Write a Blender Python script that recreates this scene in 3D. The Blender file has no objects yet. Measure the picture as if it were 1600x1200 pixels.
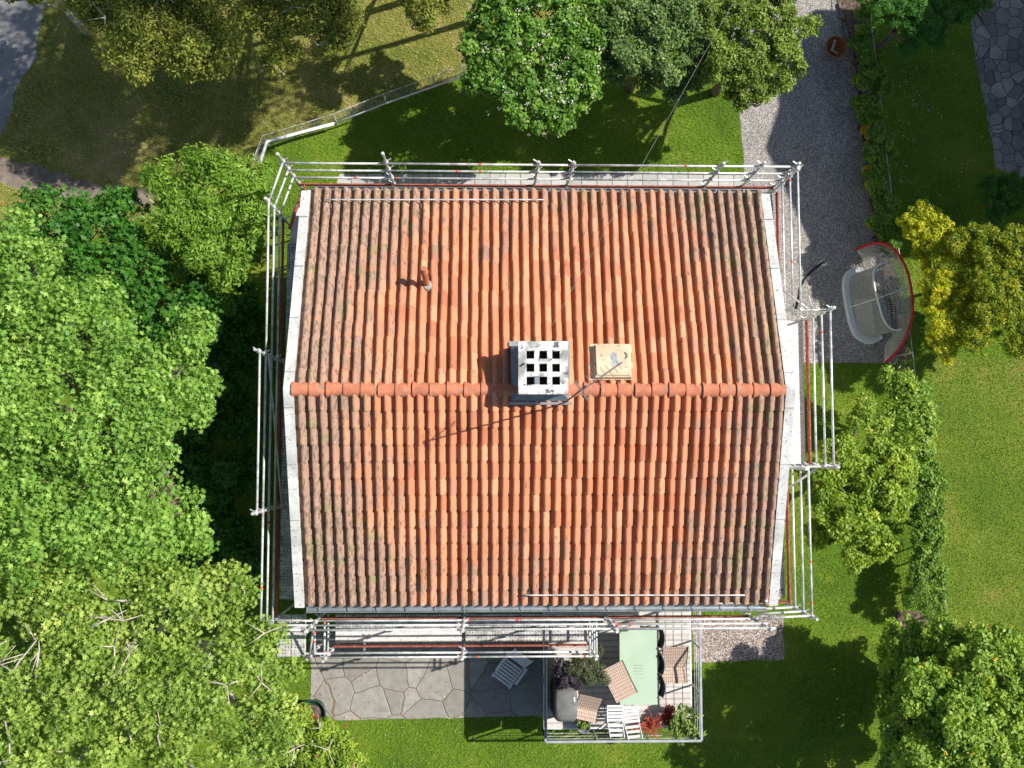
import bpy, math, random
import numpy as np
from mathutils import Vector, Matrix
random.seed(7); rng = np.random.default_rng(11)
S = bpy.context.scene
C = S.collection
# ---------------------------------------------------------------- camera (a drone 25 m up, looking almost straight down)
F, H = 1450.0, 25.0
dn = np.array([765-800., -(702-600.), -F]); dn /= np.linalg.norm(dn)
aZ = -dn; aX = np.array([1., 0, 0]); aX -= aZ*aX.dot(aZ); aX /= np.linalg.norm(aX); aY = np.cross(aZ, aX)
R3 = np.array([aX, aY, aZ])
cam = bpy.data.objects.new('camera', bpy.data.cameras.new('camera')); C.objects.link(cam); S.camera = cam
cam.data.sensor_width = 36.0; cam.data.lens = 36.0*F/1600.0; cam.data.clip_end = 500
cam.matrix_world = Matrix.Translation((0, 0, H)) @ Matrix([list(r) for r in R3]).to_4x4()
def W(u, v, z=0.0):
    """photo coordinate of a point at height z -> world (survey of the site)"""
    d = R3 @ np.array([u-800., -(v-600.), -F]); t = (z-H)/d[2]
    return Vector((d[0]*t, d[1]*t, z))
# ---------------------------------------------------------------- sky, sun, exposure
EL = math.radians(46); SD = Vector((.955, .297, 0)).normalized()
w = bpy.data.worlds.new('World'); S.world = w; w.use_nodes = True
nt = w.node_tree; bg = nt.nodes['Background']
sky = nt.nodes.new('ShaderNodeTexSky'); sky.sky_type = 'NISHITA'; sky.sun_disc = False
sky.sun_elevation = EL; sky.sun_rotation = math.atan2(SD.x, SD.y)
nt.links.new(sky.outputs[0], bg.inputs[0]); bg.inputs[1].default_value = 0.08
ld = bpy.data.lights.new('sun', 'SUN'); ld.energy = 5.0; ld.angle = math.radians(.5); ld.color = (1, .95, .87)
sun = bpy.data.objects.new('sun', ld); C.objects.link(sun); sun.location = (20, 8, 30)
tosun = Vector((SD.x*math.cos(EL), SD.y*math.cos(EL), math.sin(EL)))
sun.rotation_euler = tosun.to_track_quat('Z', 'Y').to_euler()
S.view_settings.view_transform = 'Standard'; S.view_settings.look = 'None'; S.view_settings.gamma = 1
S.view_settings.exposure = 0.37
# ---------------------------------------------------------------- materials
def lin(c): return tuple((x/12.92 if x <= .04045 else ((x+.055)/1.055)**2.4) for x in c)
class NT:
    def __init__(s, name, rough=.8, metal=0.):
        s.m = bpy.data.materials.new(name); s.m.use_nodes = True; s.t = s.m.node_tree
        s.p = s.t.nodes['Principled BSDF']; s.p.inputs['Roughness'].default_value = rough; s.p.inputs['Metallic'].default_value = metal
        s.p.inputs['Specular IOR Level'].default_value = .3
    def n(s, ty, **k):
        o = s.t.nodes.new(ty)
        for a, b in k.items():
            if a.startswith('i_'): o.inputs[a[2:].replace('_', ' ')].default_value = b
            else: setattr(o, a, b)
        return o
    def l(s, a, b): s.t.links.new(a, b)
    def pos(s, scale=(1, 1, 1), obj=True, rot=0):
        src = s.n('ShaderNodeTexCoord').outputs['Object'] if obj else s.n('ShaderNodeNewGeometry').outputs['Position']
        mp = s.n('ShaderNodeMapping'); mp.inputs['Scale'].default_value = scale; mp.inputs['Rotation'].default_value = (0, 0, rot)
        s.l(src, mp.inputs[0]); return mp.outputs[0]
    def noise(s, sc, det=4, scale=(1, 1, 1), rough=.6, rot=0):
        n = s.n('ShaderNodeTexNoise'); n.inputs['Scale'].default_value = sc; n.inputs['Detail'].default_value = det; n.inputs['Roughness'].default_value = rough
        s.l(s.pos(scale, False, rot), n.inputs['Vector']); return n.outputs['Fac']
    def ramp(s, fac, stops):
        r = s.n('ShaderNodeValToRGB'); e = r.color_ramp.elements
        while len(e) < len(stops): e.new(.5)
        for x, (p, c) in zip(e, stops): x.position = p; x.color = (*c, 1) if len(c) == 3 else c
        s.l(fac, r.inputs[0]); return r.outputs[0]
    def mix(s, fac, a, b, mode='MIX'):
        m = s.n('ShaderNodeMix', data_type='RGBA', blend_type=mode)
        for i, v in ((0, fac), (6, a), (7, b)):
            if hasattr(v, 'links'): s.l(v, m.inputs[i])
            else: m.inputs[i].default_value = v if i == 0 else (*v, 1)
        return m.outputs[2]
    def math(s, op, a, b=0., clamp=False):
        m = s.n('ShaderNodeMath', operation=op, use_clamp=clamp)
        for i, v in ((0, a), (1, b)):
            if hasattr(v, 'links'): s.l(v, m.inputs[i])
            else: m.inputs[i].default_value = v
        return m.outputs[0]
    def col(s, c): s.l(c, s.p.inputs['Base Color'])
    def bump(s, h, strength=.4, dist=.01):
        b = s.n('ShaderNodeBump'); b.inputs['Strength'].default_value = strength; b.inputs['Distance'].default_value = dist
        s.l(h, b.inputs['Height']); s.l(b.outputs[0], s.p.inputs['Normal'])
def pm(name, a, b, sc=8, rough=.75, metal=0., stretch=(1, 1, 1), bump=.3, bs=60, lo=.35, hi=.65, spots=None):
    t = NT(name, rough, metal); n = t.noise(sc, 5, stretch); c = t.ramp(n, [(lo, a), (hi, b)])
    if spots:
        c = t.mix(t.ramp(t.noise(spots[1], 3), [(spots[2], (0, 0, 0)), (spots[2]+.04, (1, 1, 1))]), c, spots[0])
    t.col(c); t.bump(t.noise(bs, 3, stretch), bump, .004); return t.m
def leafmat(name, dark, mid, light, warm=None, trans=.33, gl=.48):
    t = NT(name, gl); at = t.n('ShaderNodeAttribute', attribute_name='tone')
    st = [(0., dark), (.45, mid), (.86, light), (1., warm or light)]
    f = t.math('ADD', t.math('MULTIPLY', at.outputs['Fac'], .72), t.math('MULTIPLY', t.noise(1.1, 3), .3))
    c = t.ramp(f, st); t.col(c)
    tr = t.n('ShaderNodeBsdfTranslucent'); hs = t.n('ShaderNodeHueSaturation'); hs.inputs['Hue'].default_value = .485; hs.inputs['Saturation'].default_value = 1.1; hs.inputs['Value'].default_value = 1.25
    t.l(c, hs.inputs['Color']); t.l(hs.outputs[0], tr.inputs[0])
    ms = t.n('ShaderNodeMixShader'); ms.inputs[0].default_value = trans
    t.l(t.p.outputs[0], ms.inputs[1]); t.l(tr.outputs[0], ms.inputs[2])
    t.l(ms.outputs[0], t.t.nodes['Material Output'].inputs[0]); return t.m
M = {}
# ground
def lawnmat(name, c1, c2, c3, big=.35):
    t = NT(name, .95); a = t.ramp(t.noise(big, 6, rough=.7), [(.35, c1), (.52, c2), (.68, c3)]); a = t.mix(t.math('MULTIPLY', t.ramp(t.noise(1.3, 6, rough=.75), [(.56, (0, 0, 0)), (.68, (1, 1, 1))]), .6), a, c3)
    f = t.ramp(t.noise(28, 4, rough=.75), [(.3, (.35, .35, .35)), (.7, (1, 1, 1))])
    t.col(t.mix(.85, a, f, 'MULTIPLY')); t.bump(t.noise(45, 4), .9, .04); return t.m
M['lawn'] = lawnmat('lawn_ground', (.10, .20, .020), (.185, .31, .026), (.36, .38, .055))
M['lawn2'] = lawnmat('yellowish_lawn_ground', (.13, .22, .024), (.23, .31, .035), (.42, .36, .10))  # yellower grass colour of the neighbouring lawn
M['dry'] = lawnmat('dry_ground', (.15, .21, .03), (.33, .32, .08), (.74, .55, .28), .42)
def gravel(name, st, dark=0):
    t = NT(name, .9); v = t.n('ShaderNodeTexVoronoi'); v.inputs['Scale'].default_value = 38; t.l(t.pos((1, 1, 1), False), v.inputs['Vector'])
    g = t.n('ShaderNodeSeparateColor'); t.l(v.outputs['Color'], g.inputs[0])
    c = t.ramp(g.outputs[0], st); e = t.ramp(v.outputs['Distance'], [(.25, (1, 1, 1)), (.8, (.45, .45, .45))])
    c = t.mix(.85, c, e, 'MULTIPLY'); c = t.mix(.5, c, t.ramp(t.noise(1.2, 5), [(.35, (.62, .6, .58)), (.65, (1, 1, 1))]), 'MULTIPLY')
    t.col(c); t.bump(t.math('SUBTRACT', 1, v.outputs['Distance']), .9, .02); return t.m
M['gravel'] = gravel('grey_gravel', [(0, (.26, .25, .24)), (.35, (.40, .37, .35)), (.7, (.54, .50, .47)), (1, (.78, .74, .70))])
M['gravel2'] = gravel('pink_grey_gravel', [(0, (.14, .12, .12)), (.35, (.42, .33, .29)), (.7, (.62, .5, .44)), (1, (.9, .84, .78))])
M['asphalt'] = pm('asphalt', (.19, .19, .20), (.30, .29, .28), 3, .9, bump=.5, bs=90)
M['dirt'] = pm('bare_dirt', (.14, .11, .09), (.27, .22, .18), 4, .95, bump=.6, bs=40)
M['soil'] = pm('soil', (.05, .035, .028), (.20, .14, .11), 9, .95, bump=.9, bs=40)
def flag(name, sc, stops, joint, jw=.03, distort=.25, rnd=1.0):
    t = NT(name, .85); v = t.n('ShaderNodeTexVoronoi', feature='DISTANCE_TO_EDGE'); vc = t.n('ShaderNodeTexVoronoi')
    p = t.pos((1, 1, 1), False); nz = t.n('ShaderNodeTexNoise'); nz.inputs['Scale'].default_value = 1.5; t.l(p, nz.inputs['Vector'])
    mx = t.n('ShaderNodeMix', data_type='RGBA', blend_type='ADD'); mx.inputs[0].default_value = distort; t.l(p, mx.inputs[6]); t.l(nz.outputs['Color'], mx.inputs[7])
    for q in (v, vc): q.inputs['Scale'].default_value = sc; q.inputs['Randomness'].default_value = rnd; t.l(mx.outputs[2], q.inputs['Vector'])
    g = t.n('ShaderNodeSeparateColor'); t.l(vc.outputs['Color'], g.inputs[0]); c = t.ramp(g.outputs[0], stops)
    c = t.mix(.7, c, t.ramp(t.noise(5, 8, rough=.75), [(.3, (.5, .48, .45)), (.7, (1, 1, 1))]), 'MULTIPLY'); c = t.mix(t.ramp(t.noise(1.6, 6, rough=.7), [(.54, (0, 0, 0)), (.66, (.55, .55, .55))]), c, (.20, .17, .11))
    e = t.ramp(v.outputs['Distance'], [(jw*.4, (1, 1, 1)), (jw, (0, 0, 0))])
    t.col(t.mix(e, c, joint)); t.bump(t.ramp(v.outputs['Distance'], [(0, (0, 0, 0)), (jw*1.6, (1, 1, 1))]), .8, .02); return t.m
M['flag'] = flag('slate_flagstone', 1.15, [(0, (.29, .275, .25)), (.5, (.35, .335, .305)), (1, (.41, .39, .36))], (.20, .16, .11), .011, .16, .8)
M['crazy'] = flag('crazy_paving_stone', 3.0, [(0, (.22, .20, .19)), (.5, (.32, .29, .28)), (1, (.48, .43, .40))], (.06, .06, .065), .030, .08, .8)
def paver():
    t = NT('concrete_paver', .9); b = t.n('ShaderNodeTexBrick'); b.offset = .5
    for k, v_ in (('Scale', 1.), ('Mortar Size', .012), ('Brick Width', .42), ('Row Height', .42), ('Mortar Smooth', .3)): b.inputs[k].default_value = v_
    b.inputs['Color1'].default_value = (.44, .44, .43, 1); b.inputs['Color2'].default_value = (.56, .55, .53, 1); b.inputs['Mortar'].default_value = (.10, .10, .08, 1)
    t.l(t.pos((1, 1, 1), False), b.inputs['Vector'])
    t.col(t.mix(.5, b.outputs['Color'], t.ramp(t.noise(9, 5), [(.3, (.6, .58, .55)), (.7, (1, 1, 1))]), 'MULTIPLY')); t.bump(t.noise(60, 3), .3, .004); return t.m
M['paver'] = paver()
# roof tiles
def tilemat():
    t = NT('terracotta_tile', .78); at = t.n('ShaderNodeAttribute', attribute_name='tone')
    c = t.ramp(at.outputs['Fac'], [(0, (.46, .155, .078)), (.3, (.57, .215, .105)), (.62, (.65, .265, .132)), (.85, (.70, .32, .17)), (1, (.56, .25, .15))])
    c = t.mix(.35, c, t.ramp(t.noise(6, 6, (1, .35, 1), .7), [(.3, (.62, .55, .52)), (.6, (1, 1, 1))]), 'MULTIPLY')
    g = t.n('ShaderNodeNewGeometry'); sp = t.n('ShaderNodeSeparateXYZ'); t.l(g.outputs['Position'], sp.inputs[0])
    dx = t.math('ABSOLUTE', t.math('SUBTRACT', sp.outputs[0], 1.2)); ex = t.math('MULTIPLY', t.math('SUBTRACT', dx, 2.6), .16)
    ex = t.math('MAXIMUM', ex, -.03)
    dy = t.math('ABSOLUTE', t.math('SUBTRACT', sp.outputs[1], 1.17)); ey = t.math('MULTIPLY', t.math('SUBTRACT', dy, 2.3), .085)
    ey = t.math('MAXIMUM', ey, -.05)
    f = t.math('ADD', t.math('ADD', ex, ey), t.math('ADD', t.noise(3.2, 6, (1.3, .5, 1), .75), t.math('MULTIPLY', at.outputs['Fac'], -.10)))
    m1 = t.ramp(f, [(.46, (0, 0, 0)), (.68, (1, 1, 1))])
    li = t.ramp(t.noise(2.1, 4), [(.38, (.25, .195, .145)), (.52, (.34, .225, .17)), (.63, (.20, .21, .11))])
    c = t.mix(t.math('MULTIPLY', m1, .82), c, li)
    sp_ = t.math('ADD', t.noise(34, 3), t.math('MULTIPLY', t.math('ADD', ex, ey), .22))
    c = t.mix(t.ramp(sp_, [(.70, (0, 0, 0)), (.76, (.8, .8, .8))]), c, (.70, .62, .50))
    dk = t.math('ADD', t.noise(14, 4, (1.6, .5, 1)), t.math('MULTIPLY', t.math('ADD', ex, ey), .25))
    c = t.mix(t.ramp(dk, [(.58, (0, 0, 0)), (.68, (.75, .75, .75))]), c, (.12, .085, .07))
    t.col(c); t.bump(t.noise(55, 4), .35, .006); return t.m
M['tile'] = tilemat()
M['ridge'] = pm('terracotta_ridge', (.44, .15, .085), (.62, .235, .125), 5, .75, bump=.4, bs=50, spots=((.30, .22, .17), 8, .62))
M['whitewood'] = pm('weathered_white_board', (.46, .46, .44), (.70, .70, .68), 2.5, .75, bs=30, spots=((.30, .30, .28), 17, .60))
M['render'] = pm('wall_render', (.62, .58, .50), (.70, .66, .58), 3, .9, bs=80)
M['cap'] = pm('chimney_cap_concrete', (.30, .30, .29), (.78, .77, .74), 3.5, .9, bs=40, lo=.44, hi=.60, spots=((.14, .14, .14), 6, .60))
M['soot'] = pm('sooty_flue', (.004, .004, .004), (.012, .011, .01), 9, .95)
M['sheet'] = pm('blue_grey_sheet', (.15, .19, .23), (.24, .28, .31), 5, .5, .2)
M['beige'] = pm('beige_sheet', (.50, .40, .27), (.72, .59, .41), 2.6, .6, .0, spots=((.22, .19, .16), 11, .64))
M['lead'] = pm('lead_patch', (.32, .34, .36), (.46, .48, .50), 14, .5, .3)
M['flash'] = pm('flashing_metal', (.30, .32, .33), (.46, .47, .46), 7, .5, .4)
M['gutter'] = pm('zinc_gutter', (.22, .25, .27), (.36, .40, .42), 4, .45, .5)
M['glass'] = pm('window_glass', (.03, .04, .05), (.06, .07, .08), 2, .08)
M['alu'] = pm('galvanised_tube', (.42, .42, .42), (.82, .82, .81), 5, .45, .25, bs=40, spots=((.30, .29, .27), 19, .62))
M['coup'] = pm('coupler_steel', (.48, .46, .46), (.72, .70, .70), 30, .4, .5, bs=50)
M['red'] = pm('red_mark', (.60, .08, .05), (.75, .14, .09), 12, .6)
M['toe'] = pm('red_brown_toe_board', (.24, .055, .035), (.42, .13, .09), 9, .75, stretch=(1, 1, 1), spots=((.55, .42, .36), 20, .66))
M['rust'] = pm('rusted_steel', (.22, .07, .02), (.46, .17, .05), 14, .8)
def perf():
    t = NT('perforated_plank', .5, .3); v = t.n('ShaderNodeTexVoronoi'); v.inputs['Scale'].default_value = 15; v.inputs['Randomness'].default_value = .25; t.l(t.pos((1, 1, 1), False), v.inputs['Vector'])
    h = t.ramp(v.outputs['Distance'], [(.20, (.18, .18, .18)), (.30, (1, 1, 1))])
    t.col(t.mix(1., t.ramp(t.noise(6, 5), [(.35, (.34, .33, .31)), (.62, (.70, .69, .66))]), h, 'MULTIPLY')); t.bump(h, .6, .006); return t.m
M['perf'] = perf()
M['ply'] = pm('speckled_plank', (.58, .56, .54), (.74, .73, .71), 8, .7, spots=((.25, .22, .20), 22, .60))
def boards(name, a, b, wd, ang=0., gap=.06):
    t = NT(name, .8); p = t.pos((1, 1, 1), True, ang); sp = t.n('ShaderNodeSeparateXYZ'); t.l(p, sp.inputs[0])
    f = t.math('DIVIDE', sp.outputs[1], wd); fr = t.math('FRACT', f); fl = t.math('FLOOR', f)
    wn = t.n('ShaderNodeTexWhiteNoise', noise_dimensions='1D'); t.l(fl, wn.inputs['W'])
    c = t.mix(wn.outputs['Value'], a, b); c = t.mix(.5, c, t.ramp(t.noise(5, 5), [(.3, (.62, .6, .58)), (.6, (1, 1, 1))]), 'MULTIPLY')
    e = t.ramp(fr, [(gap*.5, (0, 0, 0)), (gap, (1, 1, 1))]); t.col(t.mix(e, (.05, .045, .04), c)); t.bump(e, .6, .006); return t.m
M['deck'] = boards('pale_deck_board', (.54, .50, .47), (.72, .68, .64), .145)
def weave(name, a, b):
    t = NT(name, .7); p = t.pos((1, 1, 1), True); sp = t.n('ShaderNodeSeparateXYZ'); t.l(p, sp.inputs[0])
    fx = t.math('FRACT', t.math('DIVIDE', sp.outputs[0], .052)); fy = t.math('FRACT', t.math('DIVIDE', sp.outputs[1], .085))
    e = t.ramp(fx, [(.12, (.55, .55, .55)), (.26, (1, 1, 1))]); e2 = t.ramp(fy, [(.08, (.5, .5, .5)), (.2, (1, 1, 1))])
    c = t.ramp(t.noise(22, 4, (3, .6, 1)), [(.3, a), (.7, b)]); c = t.mix(1., t.mix(1., c, e, 'MULTIPLY'), e2, 'MULTIPLY')
    t.col(c); t.bump(t.mix(1., e, e2, 'MULTIPLY'), .7, .008); return t.m
M['rattan'] = weave('woven_rattan', (.46, .33, .25), (.68, .52, .42))
M['green'] = pm('pale_green_table_paint', (.40, .52, .385), (.44, .56, .42), 2, .6, bump=.15)
M['dark'] = pm('dark_frame', (.02, .022, .024), (.05, .052, .055), 8, .5)
M['black'] = pm('black_textile', (.012, .016, .018), (.035, .04, .042), 9, .6)
M['cover'] = pm('grey_grill_cover', (.13, .13, .125), (.19, .19, .185), 5, .75, bs=8, bump=.9)
M['grey'] = pm('grey_rail_paint', (.30, .32, .34), (.42, .44, .46), 6, .55)
M['panel'] = pm('dark_privacy_panel', (.04, .045, .05), (.08, .085, .09), 4, .5)
M['white'] = pm('white_paint', (.72, .72, .72), (.84, .84, .83), 8, .55, bs=40)
M['plastic'] = pm('pale_grey_plastic', (.74, .77, .79), (.82, .84, .85), 3, .5)
M['netw'] = pm('white_net_cord', (.66, .66, .60), (.80, .80, .74), 8, .8)
M['netg'] = pm('grey_net_cord', (.46, .45, .42), (.60, .59, .56), 8, .8)
M['redtube'] = pm('red_goal_tube', (.62, .02, .035), (.74, .04, .06), 8, .4)
M['clay'] = pm('clay_pot', (.40, .14, .08), (.52, .20, .11), 8, .8)
M['pot'] = pm('dark_green_pot', (.015, .05, .03), (.03, .08, .05), 8, .4)
M['bark'] = pm('grey_brown_bark', (.12, .09, .065), (.26, .21, .165), 9, .9, stretch=(2, 2, .4), bump=.8)
M['palebark'] = pm('pale_bark', (.36, .31, .25), (.62, .56, .48), 9, .85, bump=.6)
M['log'] = pm('split_log', (.40, .33, .25), (.62, .54, .44), 12, .8)
M['cable'] = pm('shadow_black', (.01, .01, .012), (.02, .02, .022), 8, .5)  # near-black of the tube that stands in for a cast shadow
M['wire'] = pm('grey_wire', (.15, .145, .14), (.24, .23, .22), 8, .6)
M['kerb'] = pm('kerb_stone', (.12, .11, .11), (.24, .22, .21), 6, .9)
M['wirefence'] = pm('fence_wire', (.22, .28, .25), (.34, .40, .36), 8, .5, .3)
M['redstem'] = pm('red_stem', (.38, .07, .04), (.62, .16, .09), 10, .6)
# leaves
M['maple'] = leafmat('maple_leaf', (0.061, 0.161, 0.026), (0.203, 0.381, 0.061), (0.439, 0.641, 0.138), (0.775, 0.774, 0.173))
M['maple2'] = leafmat('pale_maple_leaf', (0.068, 0.147, 0.022), (0.236, 0.375, 0.062), (0.550, 0.662, 0.149), (0.828, 0.871, 0.253))
M['rowan'] = leafmat('rowan_leaf', (0.057, 0.141, 0.014), (0.172, 0.327, 0.036), (0.333, 0.514, 0.073), (0.505, 0.631, 0.148))
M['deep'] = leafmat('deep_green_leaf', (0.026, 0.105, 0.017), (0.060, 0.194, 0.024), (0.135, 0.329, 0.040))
M['birch'] = leafmat('birch_leaf', (0.097, 0.143, 0.021), (0.225, 0.278, 0.042), (0.450, 0.441, 0.086), (0.705, 0.634, 0.189), trans=.3)
M['chestnut'] = leafmat('glossy_green_leaf', (0.041, 0.122, 0.022), (0.137, 0.288, 0.042), (0.315, 0.518, 0.078), (0.631, 0.720, 0.156))
M['apple'] = leafmat('grey_green_leaf', (0.060, 0.118, 0.032), (0.143, 0.238, 0.063), (0.302, 0.429, 0.134), (0.603, 0.698, 0.314), trans=.25)
M['apple2'] = leafmat('olive_green_leaf', (0.068, 0.127, 0.017), (0.166, 0.254, 0.036), (0.361, 0.460, 0.083), (0.663, 0.698, 0.223), trans=.25)
M['gold'] = leafmat('golden_needle', (0.156, 0.233, 0.010), (0.427, 0.478, 0.020), (0.776, 0.725, 0.041), (0.900, 0.879, 0.064), trans=.25)
M['gold2'] = leafmat('olive_needle', (0.075, 0.134, 0.012), (0.198, 0.282, 0.019), (0.517, 0.503, 0.030), (0.870, 0.772, 0.058), trans=.25)
M['fruit'] = leafmat('yellow_green_leaf', (0.076, 0.165, 0.018), (0.247, 0.384, 0.045), (0.508, 0.603, 0.086), (0.802, 0.713, 0.207))
M['lilac'] = leafmat('fresh_green_leaf', (0.070, 0.162, 0.026), (0.235, 0.389, 0.054), (0.517, 0.648, 0.105), (0.900, 0.842, 0.239))
M['hedge'] = leafmat('hedge_leaf', (0.050, 0.132, 0.017), (0.157, 0.297, 0.040), (0.343, 0.473, 0.086), (0.601, 0.572, 0.172))
M['olive'] = leafmat('olive_tree_leaf', (.035, .045, .03), (.09, .11, .05), (.22, .25, .11), (.34, .36, .2), trans=.2)
M['purple'] = leafmat('dark_purple_leaf', (.02, .018, .026), (.05, .04, .06), (.10, .08, .10), trans=.15)
M['oleander'] = leafmat('lance_leaf', (.06, .12, .02), (.17, .26, .05), (.36, .44, .12), (.52, .56, .22), trans=.25)
M['blossom'] = leafmat('white_blossom', (.60, .54, .44), (.74, .68, .56), (.82, .78, .68), trans=.3)
M['bloomy'] = leafmat('yellow_flower', (.55, .38, .02), (.75, .52, .03), (.85, .65, .05), trans=.3)
M['bloomr'] = leafmat('red_leaf', (.16, .02, .02), (.38, .06, .05), (.60, .16, .12), trans=.25)
M['blade'] = leafmat('grass_blade', (0.097, 0.207, 0.013), (0.212, 0.375, 0.025), (0.357, 0.493, 0.046), (0.599, 0.572, 0.136), trans=.3, gl=.6)
M['dryblade'] = leafmat('dry_grass_blade', (0.158, 0.240, 0.030), (0.372, 0.410, 0.080), (0.707, 0.620, 0.260), (0.837, 0.740, 0.460), trans=.25, gl=.7)
# ---------------------------------------------------------------- mesh helpers
ORG = {}
def tag(o, label=None, cat=None, group=None, kind=None):
    for k, v in (('label', label), ('category', cat), ('group', group), ('kind', kind)):
        if v: o[k] = v
    return o
def thing(name, label, cat, loc=(0, 0, 0), rz=0., group=None, local=False):
    o = bpy.data.objects.new(name, None); C.objects.link(o); o.location = loc; o.rotation_euler = (0, 0, rz); o.empty_display_size = .3
    ORG[o.name] = Vector((0, 0, 0)) if local else Vector(loc)
    return tag(o, label, cat, group)
def finish(me, name, mat, parent, org=None, smooth=False, tone=None, label=None):
    me.materials.append(mat)
    if tone is not None:
        a = me.attributes.new('tone', 'FLOAT', 'FACE'); a.data.foreach_set('value', np.asarray(tone, dtype=np.float32))
    if smooth: me.polygons.foreach_set('use_smooth', np.ones(len(me.polygons), dtype=bool))
    o = bpy.data.objects.new(name, me); C.objects.link(o)
    if parent: o.parent = parent; ORG[o.name] = ORG[parent.name]
    else: ORG[o.name] = Vector((0, 0, 0))
    if label: o['label'] = label
    return o
class MB:
    def __init__(s): s.v = []; s.f = []; s.t = []
    def add(s, vs, fs, tone=.5):
        b = len(s.v); s.v += [tuple(p) for p in vs]; s.f += [tuple(i+b for i in f) for f in fs]; s.t += [tone]*len(fs); return s
    def box(s, c, d, rz=0., M4=None, tone=.5, bev=0.):
        hx, hy, hz = d[0]/2, d[1]/2, d[2]/2; b = min(bev, hx*.45, hy*.45, hz*.45)
        if b <= 0:
            vs = [Vector((x, y, z)) for z in (-hz, hz) for y in (-hy, hy) for x in (-hx, hx)]
            fs = [(0, 2, 3, 1), (4, 5, 7, 6), (0, 1, 5, 4), (2, 6, 7, 3), (0, 4, 6, 2), (1, 3, 7, 5)]
        else:
            rings = [(-hz, b), (-hz+b, 0), (hz-b, 0), (hz, b)]; vs = []; fs = []
            for z, i in rings:
                x, y = hx-i, hy-i; k = b if i == 0 else b*.6
                vs += [Vector(p) for p in ((-x+k, -y, z), (x-k, -y, z), (x, -y+k, z), (x, y-k, z), (x-k, y, z), (-x+k, y, z), (-x, y-k, z), (-x, -y+k, z))]
            for r in range(3):
                for j in range(8): a = r*8+j; a2 = r*8+(j+1) % 8; fs.append((a, a2, a2+8, a+8))
            fs += [tuple(range(7, -1, -1)), tuple(range(24, 32))]
        mt = M4 or (Matrix.Translation(c) @ Matrix.Rotation(rz, 4, 'Z'))
        return s.add([mt @ p for p in vs], fs, tone)
    def path(s, pts, r, n=8, closed=False, cap=True, r2=None, tone=.5):
        pts = [Vector(p) for p in pts]; m = len(pts); vs = []; fs = []; up = None
        for i, p in enumerate(pts):
            if closed: d = pts[(i+1) % m]-pts[i-1]
            else: d = pts[min(i+1, m-1)]-pts[max(i-1, 0)]
            d.normalize()
            if up is None: up = Vector((0, 0, 1)) if abs(d.z) < .9 else Vector((1, 0, 0))
            a = d.cross(up); a.normalize(); b = a.cross(d); up = b
            rr = r if r2 is None else r+(r2-r)*i/(m-1)
            for k in range(n):
                t = 2*math.pi*k/n; vs.append(p+a*(rr*math.cos(t))+b*(rr*math.sin(t)))
        for i in range(m if closed else m-1):
            j = (i+1) % m
            for k in range(n): k2 = (k+1) % n; fs.append((i*n+k, i*n+k2, j*n+k2, j*n+k))
        if cap and not closed: fs += [tuple(range(n-1, -1, -1)), tuple(range((m-1)*n, m*n))]
        return s.add(vs, fs, tone)
    def lathe(s, c, prof, n=24, closed=False):
        vs = []; fs = []; m = len(prof)
        for r, z in prof:
            for k in range(n): t = 2*math.pi*k/n; vs.append((c[0]+r*math.cos(t), c[1]+r*math.sin(t), c[2]+z))
        for i in range(m-1):
            for k in range(n): k2 = (k+1) % n; fs.append((i*n+k, i*n+k2, (i+1)*n+k2, (i+1)*n+k))
        fs += [tuple(range(n-1, -1, -1)), tuple(range((m-1)*n, m*n))]
        return s.add(vs, fs)
    def prism(s, poly, z0, z1):
        n = len(poly); vs = [(p[0], p[1], z0) for p in poly]+[(p[0], p[1], z1) for p in poly]
        ar = sum(poly[i][0]*poly[(i+1) % n][1]-poly[(i+1) % n][0]*poly[i][1] for i in range(n))
        fs = [tuple(range(n-1, -1, -1)), tuple(range(n, 2*n))]+[(i, (i+1) % n, n+(i+1) % n, n+i) for i in range(n)]
        if ar < 0: fs = [tuple(reversed(f)) for f in fs]
        return s.add(vs, fs)
    def build(s, name, mat, parent=None, smooth=False, label=None):
        me = bpy.data.meshes.new(name); o = ORG[parent.name] if parent else Vector((0, 0, 0))
        me.from_pydata([(p[0]-o[0], p[1]-o[1], p[2]-o[2]) for p in s.v], [], s.f); me.update()
        return finish(me, name, mat, parent, smooth=smooth, tone=s.t, label=label)
def npmesh(name, V, k, mat, parent, tone, smooth=False):
    """V: (nfaces, k, 3) faces without shared vertices"""
    nf = len(V); me = bpy.data.meshes.new(name); o = np.array(ORG[parent.name]) if parent else np.zeros(3)
    me.vertices.add(nf*k); me.vertices.foreach_set('co', (V.reshape(-1, 3)-o).astype(np.float32).ravel())
    me.loops.add(nf*k); me.loops.foreach_set('vertex_index', np.arange(nf*k, dtype=np.int32))
    me.polygons.add(nf); me.polygons.foreach_set('loop_start', np.arange(0, nf*k, k, dtype=np.int32))
    me.update(calc_edges=True); me.validate()
    return finish(me, name, mat, parent, tone=tone, smooth=smooth)
def rough_edge(poly, step=.25, amp=.05, seed=1):
    r = random.Random(seed); out = []
    for i in range(len(poly)):
        a = Vector(poly[i][:2]); b = Vector(poly[(i+1) % len(poly)][:2]); n = max(1, int((b-a).length/step))
        for k in range(n):
            p = a.lerp(b, k/n); out.append((p.x+r.uniform(-amp, amp), p.y+r.uniform(-amp, amp)))
    return out
def sheet(name, poly, z, mat, kind='structure', amp=.0, step=.25):
    if amp: poly = rough_edge(poly, step, amp, len(name))
    n = len(poly); ar = sum(poly[i][0]*poly[(i+1) % n][1]-poly[(i+1) % n][0]*poly[i][1] for i in range(n))
    if ar < 0: poly = poly[::-1]
    m = MB().add([(p[0], p[1], z) for p in poly], [tuple(range(n))]); return tag(m.build(name, mat), kind=kind)
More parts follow.
